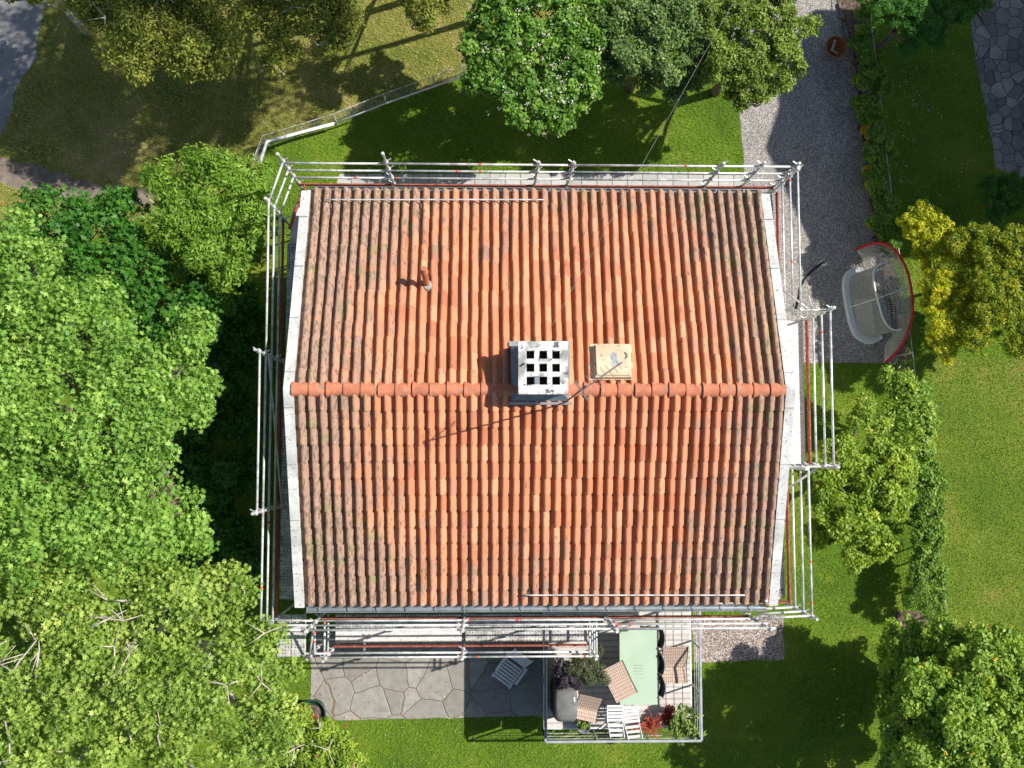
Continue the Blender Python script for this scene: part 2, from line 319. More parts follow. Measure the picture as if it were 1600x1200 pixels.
def PX(pts, z=0.): return [tuple(W(u, v, z)[:2]) for u, v in pts]
# ================================================================ THE SETTING
sheet('ground', [(-120, -120), (120, -120), (120, 120), (-120, 120)], 0, M['lawn'])
park = PX([(395, 290), (407, 256), (418, 224), (527, 193), (680, 134), (800, 88), (905, 40), (960, -60), (960, -700), (-900, -700), (-900, 500), (30, 420), (200, 350)])
sheet('park_ground', park, .004, M['dry'])
road = PX([(-900, -500), (95, -300), (70, 0), (62, 40), (58, 90), (30, 130), (18, 170), (0, 215), (-60, 330), (-900, 700)])
sheet('road', road, .012, M['asphalt'], amp=.06)
dirtp = PX([(-60, 240), (0, 243), (60, 262), (130, 282), (230, 298), (260, 318), (200, 322), (130, 316), (50, 300), (0, 285), (-60, 300)])
sheet('path', dirtp, .008, M['dirt'], amp=.10)
drive = PX([(1120, -250), (1138, 0), (1155, 178), (1163, 262), (1166, 380), (1172, 565), (1270, 567), (1400, 568), (1404, 560), (1362, 372), (1342, 200), (1331, 100), (1306, 0), (1290, -250)])
sheet('gravel_driveway', drive, .006, M['gravel'], amp=.02)
gpatch = PX([(1080, 965), (1224, 960), (1225, 1030), (1085, 1035)])
sheet('gravel_bed', gpatch, .006, M['gravel2'], amp=.03)
nstrip = PX([(530, 272), (1163, 271), (1163, 330), (515, 330)])
sheet('pavement', nstrip, .006, M['paver'], amp=.0)
patio = PX([(486, 985), (1060, 985), (1060, 1050), (850, 1119), (640, 1123), (520, 1126), (486, 1100)])
sheet('patio', patio, .006, M['flag'], amp=.02)
npatio = PX([(1505, -300), (1513, 0), (1522, 80), (1545, 200), (1556, 262), (1600, 280), (1900, 290), (1900, -300)])
sheet('neighbouring_patio', npatio, .006, M['crazy'], amp=.04)
nlawn = PX([(1455, 560), (2300, 560), (2300, 2000), (1478, 2000), (1472, 980), (1470, 800), (1450, 690)])
sheet('neighbouring_lawn', nlawn, .005, M['lawn2'])
bed1 = PX([(1306, 0), (1331, 100), (1342, 200), (1362, 372), (1404, 560), (1420, 560), (1392, 372), (1375, 220), (1356, 60), (1340, -20)])
sheet('flower_bed', bed1, .010, M['soil'], amp=.05)
bed2 = PX([(1394, 966), (1408, 950), (1432, 954), (1462, 962), (1466, 985), (1440, 1000), (1405, 1000), (1398, 1090), (1388, 1120), (1390, 1040)])
sheet('hedge_bed', bed2, .010, M['soil'], amp=.12, step=.12)
k = MB()
kp = [W(u, v, .04) for u, v in ((1304, -40), (1309, 0), (1333, 100), (1344, 200), (1364, 372), (1372, 400))]
for a, b in zip(kp[:-1], kp[1:]):
    n = max(1, int((b-a).length/.5))
    for i in range(n):
        p = a.lerp(b, (i+.5)/n); d = b-a; k.box((p.x, p.y, .045), (.47, .07, .09), math.atan2(d.y, d.x)+random.uniform(-.03, .03), bev=.01)
tag(k.build('kerb', M['kerb']), kind='structure')
# ================================================================ HOUSE
hx0, hx1, hy0, hy1, ry, ze, zr = -4.01, 6.02, -3.24, 5.47, 1.165, 5.42, 6.84
wx0, wx1, wy0, wy1 = hx0+.32, hx1-.32, hy0+.45, hy1-.45
house = thing('tiled_roof_house', 'house under an orange clay tile gable roof with white verge boards, ringed by scaffolding', 'house', (1, ry, 0))
def zroof(y): return zr-(zr-ze)*abs(y-ry)/((hy1-hy0)/2)
m = MB(); wz = zroof(wy0)-.12
m.add([(wx0, wy0, 0), (wx1, wy0, 0), (wx1, wy1, 0), (wx0, wy1, 0), (wx0, wy0, wz), (wx1, wy0, wz), (wx1, wy1, wz), (wx0, wy1, wz), (wx0, ry, zr-.14), (wx1, ry, zr-.14)],
      [(0, 1, 5, 4), (2, 3, 7, 6), (1, 2, 6, 9, 5), (3, 0, 4, 8, 7), (4, 5, 9, 8), (6, 7, 8, 9)])
m.build('wall', M['render'], house)
def window(cx, cy, z, wd, ht, axis):
    ins = .03; f = MB(); g = MB(); s = MB()
    def B(mb, a, z_, la, lz, out, th):
        if axis in 'NS':
            sg = 1 if axis == 'N' else -1; mb.box((cx+a, cy+sg*out, z_), (la, th, lz), bev=.004)
        else:
            sg = 1 if axis == 'E' else -1; mb.box((cx+sg*out, cy+a, z_), (th, la, lz), bev=.004)
    for a in (-wd/2, wd/2, 0): B(f, a, z, .07, ht, ins, .06)
    for q in (-ht/2, ht/2): B(f, 0, z+q, wd+.07, .07, ins+.004, .06)
    B(g, 0, z, wd-.06, ht-.06, .008, .016); B(s, 0, z-ht/2-.06, wd+.2, .04, .07, .14)
    fo = f.build('window_frame', M['white'], house); g.build('pane', M['glass'], fo); s.build('sill', M['flash'], fo)
for x in (-2.4, 0., 3.8):
    for z in (1.9, 4.1): window(x, wy0, z, 1.1, 1.1, 'S'); window(x, wy1, z, 1.1, 1.1, 'N')
for y in (-1.2, 3.2):
    for z in (1.9, 4.1): window(wx0, y, z, 1.1, 1.1, 'W'); window(wx1, y, z, 1.1, 1.1, 'E')
# roof decking, tiles
al = math.atan2(zr-ze, (hy1-hy0)/2); ca, sa = math.cos(al), math.sin(al); slen = (hy1-hy0)/2/ca
m = MB()
m.add([(hx0+.04, hy0+.06, ze-.13), (hx1-.04, hy0+.06, ze-.13), (hx1-.04, hy1-.06, ze-.13), (hx0+.04, hy1-.06, ze-.13), (hx0+.04, ry, zr-.10), (hx1-.04, ry, zr-.10),
       (hx0+.04, hy0+.06, ze-.05), (hx1-.04, hy0+.06, ze-.05), (hx1-.04, hy1-.06, ze-.05), (hx0+.04, hy1-.06, ze-.05), (hx0+.04, ry, zr-.035), (hx1-.04, ry, zr-.035)],
      [(0, 4, 5, 1), (2, 5, 4, 3), (6, 7, 11, 10), (8, 9, 10, 11), (0, 1, 7, 6), (2, 3, 9, 8), (0, 6, 10, 4), (4, 10, 9, 3), (1, 5, 11, 7), (5, 2, 8, 11)])
m.build('roof_deck', M['dark'], house)
NC, NR = 46, 13; tw = (hx1-hx0-.36)/NC; cov = (slen-.04)/NR
prof = [(0, -.012), (.14, -.018), (.355, -.016), (.360, -.006), (.368, .058), (.385, .074), (.46, .088), (.56, .092), (.68, .085), (.80, .066), (.92, .030), (1.04, -.004)]
for side, nm in ((1, 'north'), (-1, 'south')):
    m = MB(); r = random.Random(3+side); colo = [r.uniform(-.5, .5) for _ in range(NC)]
    for j in range(NR):
        for i in range(NC):
            tn = min(1, max(0, .5+r.gauss(0, .20)+.06*colo[i])); x0 = hx0+.19+i*tw+r.uniform(-.007, .007)+.006*math.sin(i*1.7+j*.8)+.005*math.sin(i*.45+j*.35)
            yaw = r.uniform(-.022, .022); lift = r.uniform(-.004, .005); vs = []; n = len(prof)
            for q, (sd, h0) in enumerate(((j*cov-.012+r.uniform(-.008, .008), .015 if side > 0 else .029), (j*cov+cov*.5, .009 if side > 0 else .014), (j*cov+cov+.05, -.001))):
                # sd: distance up the slope from the eave
                for (t, h) in prof:
                    x = x0+t*tw+yaw*(sd-j*cov); hh = h*(1-.06*q)+h0+lift; y = -slen+sd
                    vs.append((x, ry+side*(-y*ca+hh*sa), zr+y*sa+hh*ca))
            fr = len(vs)
            vs += vs[:n]
            for (t, h) in prof:
                x = x0+t*tw; y = -slen+j*cov-.012; hh = h-.014; vs.append((x, ry+side*(-y*ca+hh*sa), zr+y*sa+hh*ca))
            fs = []
            for q in range(2):
                for a in range(n-1):
                    f = (q*n+a, q*n+a+1, (q+1)*n+a+1, (q+1)*n+a); fs.append(f if side < 0 else f[::-1])
            for a in range(n-1):
                f = (fr+n+a, fr+n+a+1, fr+a+1, fr+a); fs.append(f if side < 0 else f[::-1])
            m.add(vs, fs, tn)
    o = m.build('roof_slope', M['tile'], house, smooth=False)
    # smooth profile, hard course edges
    sm = np.ones(len(o.data.polygons), dtype=bool); o.data.polygons.foreach_set('use_smooth', sm)
# ridge
m = MB(); r = random.Random(5); L = .335; x = hx0+.16; i = 0
while x < hx1-.17:
    n = 10; a0, a1 = .135+r.uniform(-.003, .003), .118; vs = []; le = min(L+.04, hx1-.16-x); dz = r.uniform(-.006, .006); dy = r.uniform(-.008, .008)
    for q, (xx, rad) in enumerate(((x, a0+.012), (x+.035, a0+.012), (x+.036, a0-.004), (x+le, a1), (x, a0-.012))):
        for k_ in range(n+1):
            t = math.pi*k_/n; vs.append((xx, ry+dy+rad*1.12*math.cos(t), zr-.035+dz+rad*math.sin(t)))
    fs = [(q*(n+1)+k_, q*(n+1)+k_+1, (q+1)*(n+1)+k_+1, (q+1)*(n+1)+k_) for q in range(3) for k_ in range(n)]
    fs += [(4*(n+1)+k_+1, 4*(n+1)+k_, k_, k_+1)[::-1] for k_ in range(n)]
    m.add(vs, fs, min(1, max(0, .22+r.gauss(0, .16)))); x += L; i += 1
m.build('ridge_cap', M['ridge'], house)
# verge boards
for xa, xb in ((hx0, hx0+.19), (hx1-.19, hx1)):
    m = MB()
    for yy in (hy1+.02, hy0-.02):
        zz = ze+.075
        vs = [(xa, ry, zr+.085), (xb, ry, zr+.085), (xb, yy, zz), (xa, yy, zz), (xa, ry, zr-.16), (xb, ry, zr-.16), (xb, yy, zz-.24), (xa, yy, zz-.24)]
        fs = [(0, 1, 2, 3), (7, 6, 5, 4), (1, 0, 4, 5), (3, 2, 6, 7), (0, 3, 7, 4), (2, 1, 5, 6)]
        if yy < ry: fs = [f[::-1] for f in fs]
        m.add(vs, [f[::-1] for f in fs])
    vb_ = m.build('verge_board', M['whitewood'], house); xm = (xa+xb)/2
    for sg in (1, -1):
        for q in range(4):
            yy = ry+sg*(.35+q*1.12); z_ = zr+.087-(zr-ze+.0)*abs(yy-ry)/((hy1-hy0)/2+.02); MB().box(0, (xb-xa-.01, .012 if q % 2 else .02, .012), M4=Matrix.Translation((xm, yy, z_)) @ Matrix.Rotation(-sg*al, 4, 'X')).build('board_joint', M['lead'], vb_)
# gutters
for sgn, yy in ((1, hy1+.07), (-1, hy0-.07)):
    m = MB(); n = 8; vs = []; fs = []
    for xx in (hx0+.21, hx1-.21):
        for rad in (.065, .058):
            for k_ in range(n+1):
                t = math.pi+math.pi*k_/n; vs.append((xx, yy+rad*math.cos(t), ze-.02+rad*math.sin(t)))
    N = n+1
    for k_ in range(n):
        fs += [(k_, k_+1, 2*N+k_+1, 2*N+k_), (N+k_+1, N+k_, 3*N+k_, 3*N+k_+1), (k_+1, k_, N+k_, N+k_+1), (2*N+k_, 2*N+k_+1, 3*N+k_+1, 3*N+k_)]
    fs += [(0, 2*N, 3*N, N), (n, N+n, 3*N+n, 2*N+n)]
    m.add(vs, fs)
    m.path([(hx0+.21, yy-.065, ze-.018), (hx1-.21, yy-.065, ze-.018)], .008, 6); m.path([(hx0+.21, yy+.065, ze-.018), (hx1-.21, yy+.065, ze-.018)], .008, 6)
    x = hx0+.5
    while x < hx1-.3: m.box((x, yy, ze-.012), (.02, .13, .006)); x += .6
    g = m.build('gutter', M['gutter'], house, smooth=False)
    MB().path([(hx0+.45, yy, ze-.08), (hx0+.45, yy-sgn*.35, ze-.4), (hx0+.45, yy-sgn*.42, ze-.6), (hx0+.45, yy-sgn*.42, .1)], .035, 10).build('downpipe', M['gutter'], g, smooth=True)
# chimney
ct = 7.55; a = W(810, 533, ct); b = W(888, 616, ct); cx, cy, cw, cd = (a.x+b.x)/2, (a.y+b.y)/2, b.x-a.x, a.y-b.y
base = MB(); zb = 6.25; zz = ct-.16
a2 = W(797, 540, 6.75); b2 = W(891, 629, 6.7)
vs = [(a2.x, b2.y, zb), (b2.x, b2.y, zb), (b2.x, a2.y, zb), (a2.x, a2.y, zb), (a2.x+.02, b2.y+.02, 6.86), (b2.x-.02, b2.y+.02, 6.86), (b2.x-.02, a2.y-.02, 6.86), (a2.x+.02, a2.y-.02, 6.86),
      (a.x+.03, b.y+.03, 6.98), (b.x-.03, b.y+.03, 6.98), (b.x-.03, a.y-.03, 6.98), (a.x+.03, a.y-.03, 6.98), (a.x+.03, b.y+.03, zz), (b.x-.03, b.y+.03, zz), (b.x-.03, a.y-.03, zz), (a.x+.03, a.y-.03, zz)]
fs = []
for q in range(3):
    for i in range(4): i2 = (i+1) % 4; fs.append((q*4+i, q*4+i2, q*4+4+i2, q*4+4+i))
fs.append((12, 13, 14, 15)); base.add(vs, fs)
ch = base.build('chimney', M['sheet'], house)
# flashing apron around the foot
m = MB()
for (x0, y0, x1, y1) in ((a2.x-.02, a2.y, b2.x+.02, a2.y+.10), (a2.x-.02, b2.y-.05, b2.x+.02, b2.y)):
    vs = []; m = MB()
    for xx, yy in ((x0, y0), (x1, y0), (x1, y1), (x0, y1)): vs.append((xx, yy, zroof(yy)+.10))
    vs += [(p[0], p[1], p[2]+.012) for p in vs]
    m.add(vs, [(3, 2, 1, 0), (4, 5, 6, 7), (0, 1, 5, 4), (1, 2, 6, 5), (2, 3, 7, 6), (3, 0, 4, 7)])
    m.build('flashing', M['flash'], ch)
# crown slab with nine flues: built as a lattice with real holes
xs = [a.x-.0, a.x+.155, a.x+.305, a.x+.40, a.x+.55, a.x+.645, a.x+.795, b.x]
sc_ = (b.x-a.x)/(xs[6]+.155-a.x); xs = [a.x+(q-a.x)*sc_ for q in xs[:-1]]+[b.x]
ys = [a.y, a.y-.185, a.y-.345, a.y-.44, a.y-.60, a.y-.695, a.y-.855, b.y]
sc_ = (a.y-b.y)/(.855+.185); ys = [a.y+(q-a.y)*sc_ for q in ys[:-1]]+[b.y]
m = MB(); z0, z1 = zz+.002, ct
for i in range(7):
    for j in range(7):
        if i % 2 == 1 and j % 2 == 1: continue
        m.box(((xs[i]+xs[i+1])/2, (ys[j]+ys[j+1])/2, (z0+z1)/2+0), (xs[i+1]-xs[i], ys[j]-ys[j+1], z1-z0))
m.build('chimney_cap', M['cap'], ch)
for i in (1, 3, 5):
    for j in (1, 3, 5): m = MB(); m.box(((xs[i]+xs[i+1])/2, (ys[j]+ys[j+1])/2, z0+.004), (xs[i+1]-xs[i]-.004, ys[j]-ys[j+1]-.004, .008)); m.build('flue', M['soot'], ch)
m = MB(); c_ = W(816, 570, ct); m.box((c_.x, c_.y, ct+.006), (.10, .035, .012), .6); m.build('bracket', M['dark'], ch)
# repaired patch on the crown between two flues
m = MB(); m.box(((xs[2]+xs[3])/2, (ys[5]+ys[7])/2+.10, ct+.004), (xs[3]-xs[2]-.01, .16, .008), bev=.002); m.build('patch', M['sheet'], ch)
# roof hatch beside the chimney
def onroof(u, v, off=0.):
    z = 6.5
    for _ in range(12): z = zroof(W(u, v, z).y)+off
    return W(u, v, z)
h0 = onroof(930, 541, .2); h1 = onroof(985, 591, .2)
tilt = Matrix.Rotation(-al, 4, 'X')
hc = Vector(((h0.x+h1.x)/2, (h0.y+h1.y)/2, zroof((h0.y+h1.y)/2)+.10)); hw, hd = h1.x-h0.x, (h0.y-h1.y)/ca
m = MB(); m.box(0, (hw+.06, hd+.02, .20), M4=Matrix.Translation(hc) @ tilt, bev=.012); ho = m.build('roof_hatch', M['beige'], house)
m = MB(); m.box(0, (hw+.0, hd-.04, .03), M4=Matrix.Translation(hc) @ tilt @ Matrix.Translation((0, 0, .118)), bev=.01); m.build('hatch_lid', M['beige'], ho)
m = MB(); f0 = onroof(918, 538, .03); f1 = onroof(989, 594, .03); fc = Vector(((f0.x+f1.x)/2, (f0.y+f1.y)/2, zroof((f0.y+f1.y)/2)+.088))
m.box(0, (f1.x-f0.x, (f0.y-f1.y)/ca, .016), M4=Matrix.Translation(fc) @ tilt); m.build('hatch_flashing', M['beige'], ho)
m = MB()
for (dx, dy, rr) in ((.02, .09, .085), (.06, -.06, .07), (.03, .02, .07), (-.06, -.17, .05)):
    pts = [(dx+rr*random.uniform(.75, 1.1)*math.cos(t*.52), dy+rr*1.1*random.uniform(.75, 1.15)*math.sin(t*.52)) for t in range(12)]
    mt = Matrix.Translation(hc) @ tilt; zq = .134+dx*.02
    m.add([mt @ Vector((p[0], p[1], zq)) for p in pts], [tuple(range(12))])
m.build('sealant_patch', M['lead'], ho)
m = MB(); mt = Matrix.Translation(hc) @ tilt
m.path([mt @ Vector((hw*.36+.05*math.sin(t*.45), .16-.12*t/6, .14+.02*math.sin(t*.5))) for t in range(8)], .008, 6); m.build('handle', M['dark'], ho)
# vent pipe, leaning with the slope
vb = onroof(667, 446, .03); m = MB(); vd = Vector((-.04, sa*1.2, ca)).normalized(); vp = [vb-vd*.05+vd*q for q in (0, .2, .52, .56)]
m.path(vp, .065, 16); m.path([vb+vd*.50, vb+vd*.58, vb+vd*.64], .082, 16, r2=.06); vo = m.build('vent_pipe', M['clay'], house, smooth=False)
m = MB(); m.lathe((vb.x+.02, vb.y-.02, vb.z+.0), [(.13, .0), (.11, .04), (.08, .08), (.07, .09)], 16); m.build('pipe_collar', M['flash'], vo)
# snow guards
for (u0, u1, v) in ((508, 850, 312), (818, 1164, 930)):
    p0, p1 = onroof(u0, v, .17), onroof(u1, v, .17); n = 17 if v < 600 else 14
    m = MB(); m.path([p0.lerp(p1, t/24)+Vector((0, 0, .006*math.sin(t*1.3))) for t in range(25)], .016, 8); g = m.build('snow_guard', M['alu'], house, smooth=True)
    sg = 1 if v < 600 else -1
    for i in range(n):
        m = MB(); p = p0.lerp(p1, (i+.35)/n); m.path([p, p+Vector((0, -sg*.02, -.12)), p+Vector((.02, -sg*.16, -.075))], .007, 5)
        m.build('guard_bracket', M['flash'], g)
# door on the north side
m = MB(); m.box((2., wy1+.03, 1.05), (1., .06, 2.1), bev=.01); d_ = m.build('door', M['panel'], house); MB().path([(1.62, wy1+.08, 1.), (1.62, wy1+.08, 1.15)], .012, 8).build('handle', M['alu'], d_)
# ================================================================ ANTENNA and service wires
ab = W(884, 628, 7.2); at_ = W(916, 603, 9.75)
ant = thing('tv_antenna', 'grey rod television antenna on a thin mast fixed to the chimney corner', 'antenna', ab)
MB().path([Vector((ab.x, ab.y, 6.75)), ab, at_], .017, 8).build('mast', M['wire'], ant, smooth=True)
b0 = W(908, 611, 9.65); b1 = W(972, 566, 9.8); bm = MB().path([b0, b1], .012, 6).build('boom', M['wire'], ant)
d = (b1-b0).normalized(); sd_ = d.cross(Vector((0, 0, 1))).normalized()
for i in range(9): m = MB(); p = b0.lerp(b1, (i+.3)/9); q = .20-.012*i; m.path([p-sd_*q, p+sd_*q], .005, 5); m.build('element', M['wire'], ant)
m = MB()
for s_ in (-1, 1):
    for i in range(2): p = b0+sd_*0+Vector((0, 0, s_*.05*(i+1))); m.path([p-sd_*.20, p+sd_*.20], .003, 5)
m.build('reflector', M['wire'], ant)
def catenary(p, q, sag, n=24): return [p.lerp(q, t/n)-Vector((0, 0, sag*4*(t/n)*(1-t/n))) for t in range(n+1)]
p0 = W(1086, 110, 5.2); p1 = W(858, 516, 7.3); dd = (p0-p1)
tag(MB().path(catenary(p1, p1+dd*1.35, .10, 30), .0045, 6).build('overhead_wire', M['wire'], None, smooth=True), 'thin grey overhead wire running from the chimney to the apple trees', 'wire')
# ================================================================ SCAFFOLD
sc = thing('scaffolding', 'silver tube scaffolding with guard rails and red toe boards around the whole house', 'scaffolding', (1, ry, 0))
ZP = 4.22; RZ = (4.87, 5.40, 5.90)
def tube(name, pts, r=.024, mat='alu'): return MB().path(pts, r, 10).build(name, M[mat], sc, smooth=True)
def band(o, p, d, ln=.05): MB().path([p-d*ln/2, p+d*ln/2], .026, 10).build('red_band', M['red'], o)
def rails(name, p, q, zs, bands=True, ext=.0):
    d = (Vector((q[0]-p[0], q[1]-p[1], 0))).normalized()
    for z in zs:
        j = random.uniform(-.012, .012); A = Vector((p[0], p[1], z+j))-d*ext; B = Vector((q[0], q[1], z-j))+d*ext
        sg = A.lerp(B, .5)-Vector((0, 0, random.uniform(0, .012))); o = tube(name, [A, sg, B])
        if bands and random.random() < .4:
            for t in random.sample((.06, .14, .38, .5, .63, .9), random.choice((1, 2))): band(o, A.lerp(B, t), d)
def coupler(m, p, horiz):
    rz = random.uniform(-.3, .3); m.box(p, (.10, .085, .10), rz, bev=.025); s_ = random.choice((-1, 1))
    m.path([Vector(p)+Vector((.03*s_, .03, .02)), Vector(p)+Vector((.11*s_, .075, .04))], .013, 6); m.box((p[0]+.03*horiz[1], p[1]+.03*horiz[0], p[2]+.01), (.06, .05, .06), rz+.7, bev=.015)
def standard(x, y, top, zs, lean=(0, 0), zb=0.0, mat='alu'):
    m = MB(); m.path([(x, y, zb), (x+lean[0], y+lean[1], top)], .026, 12); m.box((x, y, zb+.012), (.15, .15, .012)); m.lathe((x+lean[0], y+lean[1], top-.06), [(.034, 0), (.034, .055), (.028, .07)], 12)
    o = m.build('standard', M[mat], sc, smooth=False)
    for z in zs:
        c_ = MB(); coupler(c_, (x+lean[0]*z/top, y+lean[1]*z/top, z), (1, 0)); c_.build('coupler', M['coup'], o)
def toe(p, q, z=ZP+.02, h=.15):
    d = Vector((q[0]-p[0], q[1]-p[1], 0)); L_ = d.length; c_ = ((p[0]+q[0])/2, (p[1]+q[1])/2, z+h/2)
    MB().box(c_, (L_, .03, h), math.atan2(d.y, d.x), bev=.004).build('toe_board', M['toe'], sc)
def plank(x0, y0, x1, y1, z=ZP, mat='perf', along='x', n=1):
    for i in range(n):
        if along == 'x': a_, b_ = y0+(y1-y0)*i/n, y0+(y1-y0)*(i+1)/n; c_ = ((x0+x1)/2, (a_+b_)/2, z-.03); d_ = (abs(x1-x0)-.01, abs(b_-a_)-.015, .06)
        else: a_, b_ = x0+(x1-x0)*i/n, x0+(x1-x0)*(i+1)/n; c_ = ((a_+b_)/2, (y0+y1)/2, z-.03); d_ = (abs(b_-a_)-.015, abs(y1-y0)-.01, .06)
        MB().box(c_, d_, bev=.008).build('plank', M[mat], sc)
YN, XW, YS = 5.96, -4.60, -3.64; XE1, XE2, XE3 = 6.50, 7.12, 6.59
yA = W(1280, 484, 5.9).y; yB = W(1300, 728, 5.9).y
# north side
nx = [W(u, 258, 5.9).x for u in (442, 603, 841, 896, 1129, 1191, 1246)]
zc = RZ+(4.30,)
for i, x in enumerate(nx): standard(x, YN+.03, (6.42, 6.5, 6.0, 6.0, 6.02, 6.08, 6.05)[i], zc, mat='alu' if i < 4 else 'alu')
rails('guard_rail', (nx[0], YN), (nx[1], YN), RZ, ext=.06); rails('guard_rail', (nx[1], YN), (nx[3], YN), RZ, ext=.08); rails('guard_rail', (nx[3], YN), (nx[6], YN), RZ, ext=.08)
for a_, b_ in ((0, 1), (1, 3), (3, 4), (4, 6)): toe((nx[a_]+.03, YN+.0), (nx[b_]-.03, YN+.0)); plank(nx[a_]+.02, YN-.42, nx[b_]-.02, YN-.10)
tube('ledger', [(nx[0], YN-.08, ZP-.1), (nx[6], YN-.08, ZP-.1)])
# chamfered north-west corner
q0 = Vector((nx[0], YN, 0)); q1 = W(420, 314, 5.9); q1 = Vector((XW, q1.y, 0))
standard(q1.x-.02, q1.y, 6.12, zc)
rails('corner_rail', q0[:2], q1[:2], RZ, False)
m = MB(); m.prism([(q0.x+.05, q0.y-.1), (q1.x+.1, q1.y+.1), (q1.x+.1, q1.y-.55), (hx0+.1, q1.y-.55), (hx0+.2, q0.y-.1)], ZP-.05, ZP); m.build('plank', M['ply'], sc)
m = MB(); m.box(((q0.x+q1.x)/2+.12, (q0.y+q1.y)/2-.12, ZP+.10), (1.05, .025, .15), math.atan2(q0.y-q1.y, q0.x-q1.x)); m.build('toe_board', M['toe'], sc)
# west side
yw1 = W(400, 548, 6.5).y; yw2 = W(393, 802, 6.5).y; yw3 = W(411, 985, 5.9).y
for y, tp, ex in ((yw1, 6.72, (6.4,)), (yw2, 6.66, (6.4,)), (yw3-.02, 6.0, ())): standard(XW-.02, y, tp, zc+ex)
rails('guard_rail', (XW, q1.y), (XW, yw1), RZ, ext=.05); rails('guard_rail', (XW, yw1), (XW, yw2), RZ, ext=.1); rails('guard_rail', (XW, yw2), (XW, yw3), RZ, ext=.1)
rails('guard_rail', (XW, yw1), (XW, yw2), (6.4,), False, .04)
tube('brace', [(XW+.05, yw1, 5.9), (XW+.05, yw2, 4.4)], .02)
toe((XW-.05, q1.y), (XW-.05, yw1)); toe((XW-.05, yw1-.03), (XW-.05, yw2)); toe((XW-.05, yw2-.03), (XW-.05, yw3))
plank(XW+.02, q1.y-.5, hx0+.30, yw1+.03, along='y', mat='perf', n=2); plank(XW-.02, yw1, hx0+.3, yw2+.02, z=ZP+.06, along='y', n=2); plank(XW-.02, yw2-.0, hx0+.3, YS+.35, along='y', n=2)
for y in (q1.y-.3, yw1, yw2): tube('transom', [(XW, y, ZP-.1), (wx0-.02, y, ZP-.1)])
# south-west return platform
ya, yb = W(450, 960, ZP).y, W(450, 1027, ZP).y; xa, xb = W(432, 1000, ZP).x, W(477, 1000, ZP).x
plank(xa, ya, xb, yb, mat='perf', along='y', n=2)
tube('transom', [(xa, yb+.05, ZP-.12), (xb+.5, yb+.05, ZP-.12)]); tube('ledger', [(xa+.05, ya, ZP-.12), (xa+.05, yb-.04, ZP-.12)]); tube('ledger', [(xb-.03, ya, ZP-.12), (xb-.03, yb-.04, ZP-.12)])
# south side, upper lift
sx = [W(u, 990, 5.9).x for u in (478, 722, 962, 1204)]
for i, x in enumerate(sx): standard(x, YS-.02, (5.95, 6.0, 6.1, 5.98)[i], zc)
rails('guard_rail', (XW, YS+.02), (sx[0], YS), RZ, ext=.05)
for a_, b_ in ((0, 1), (1, 2), (2, 3)):
    rails('guard_rail', (sx[a_], YS), (sx[b_], YS), RZ, ext=.1); toe((sx[a_]+.03, YS-.04), (sx[b_]-.03, YS-.04))
    plank(sx[a_]+.05, YS+.08, sx[b_]-.05, YS+.50, mat='perf')
rails('guard_rail', (sx[0], YS-.045), (sx[1], YS-.045), (5.62,), True, .05)
# south side, lower and outer lift
Y2 = -4.60; zp2 = 2.95; R2 = (3.55, 4.0)
s2 = [W(u, 1028, 4.).x for u in (508, 722, 930)]
standard(W(482, 1025, 4.2).x, W(482, 1028, 4.2).y, 4.35, (4.25, 4.0, 3.55, 3.1))
for i, x in enumerate(s2): standard(x, Y2-.02, (4.3, 4.15, 4.2)[i], (4.0, 3.55, 3.1))
for a_, b_ in ((0, 1), (1, 2)):
    rails('guard_rail', (s2[a_], Y2), (s2[b_], Y2), R2, ext=.08); toe((s2[a_]+.03, Y2+.05), (s2[b_]-.03, Y2+.05), zp2+.02)
    plank(s2[a_]+.04, Y2+.10, s2[b_]-.04, Y2+.42, z=zp2, mat='ply' if a_ == 0 else 'perf', n=1)
    plank(s2[a_]+.04, Y2+.44, s2[b_]-.04, Y2+.76, z=zp2, mat='perf', n=1)
rails('guard_rail', (s2[2]+.03, Y2), (s2[2]+.03, YS-.2), R2+(3.1,)); rails('guard_rail', (s2[2]-.12, Y2), (s2[2]-.12, YS-.2), (4.0,))
rails('guard_rail', (s2[0]-.02, Y2), (s2[0]-.02, YS-.1), R2); rails('guard_rail', (s2[0]-.2, Y2+.1), (s2[0]-.2, YS-.1), (4.2,))
tube('brace', [(sx[0], YS, 5.0), (s2[0]-.3, Y2, 4.3)])
# east side: three stretches
standard(XE1, YN-.05, 5.95, zc)
rails('guard_rail', (XE1, YN), (XE1, yA), RZ, ext=.04); toe((XE1+.05, YN-.1), (XE1+.05, yA)); plank(hx1-.30, yA, XE1+.0, YN-.3, mat='ply', along='y')
standard(XE1, yA, 5.95, zc)
standard(XE2+.02, yA+.02, 6.1, zc); standard(XE2+.02, yB-.02, 6.1, zc); standard(XE3-.05, yB-.06, 5.9, zc)
rails('guard_rail', (XE2, yA), (XE2, yB), RZ, ext=.06); toe((XE2+.05, yA), (XE2+.05, yB)); plank(hx1-.3, yB, XE2+.0, yA, mat='ply', along='y', n=3)
tube('transom', [(XE1-.35, yA+.05, 5.45), (XE2+.02, yA+.02, 5.75)]); tube('brace', [W(1222, 453, 5.4), W(1262, 482, 5.6)])
tube('transom', [(hx1+.02, yB-.06, 5.5), (XE2+.1, yB, 5.75)]); tube('brace', [W(1233, 762, 5.35), W(1277, 731, 5.6)]); tube('transom', [(hx1-.2, yA, ZP-.1), (XE2+.1, yA, ZP-.1)]); tube('transom', [(hx1-.2, yB, ZP-.1), (XE2+.1, yB, ZP-.1)])
tube('brace', [W(1264, 463, 5.9), W(1269, 480, 5.7)], .012)
ye = W(1269, 962, 5.9).y
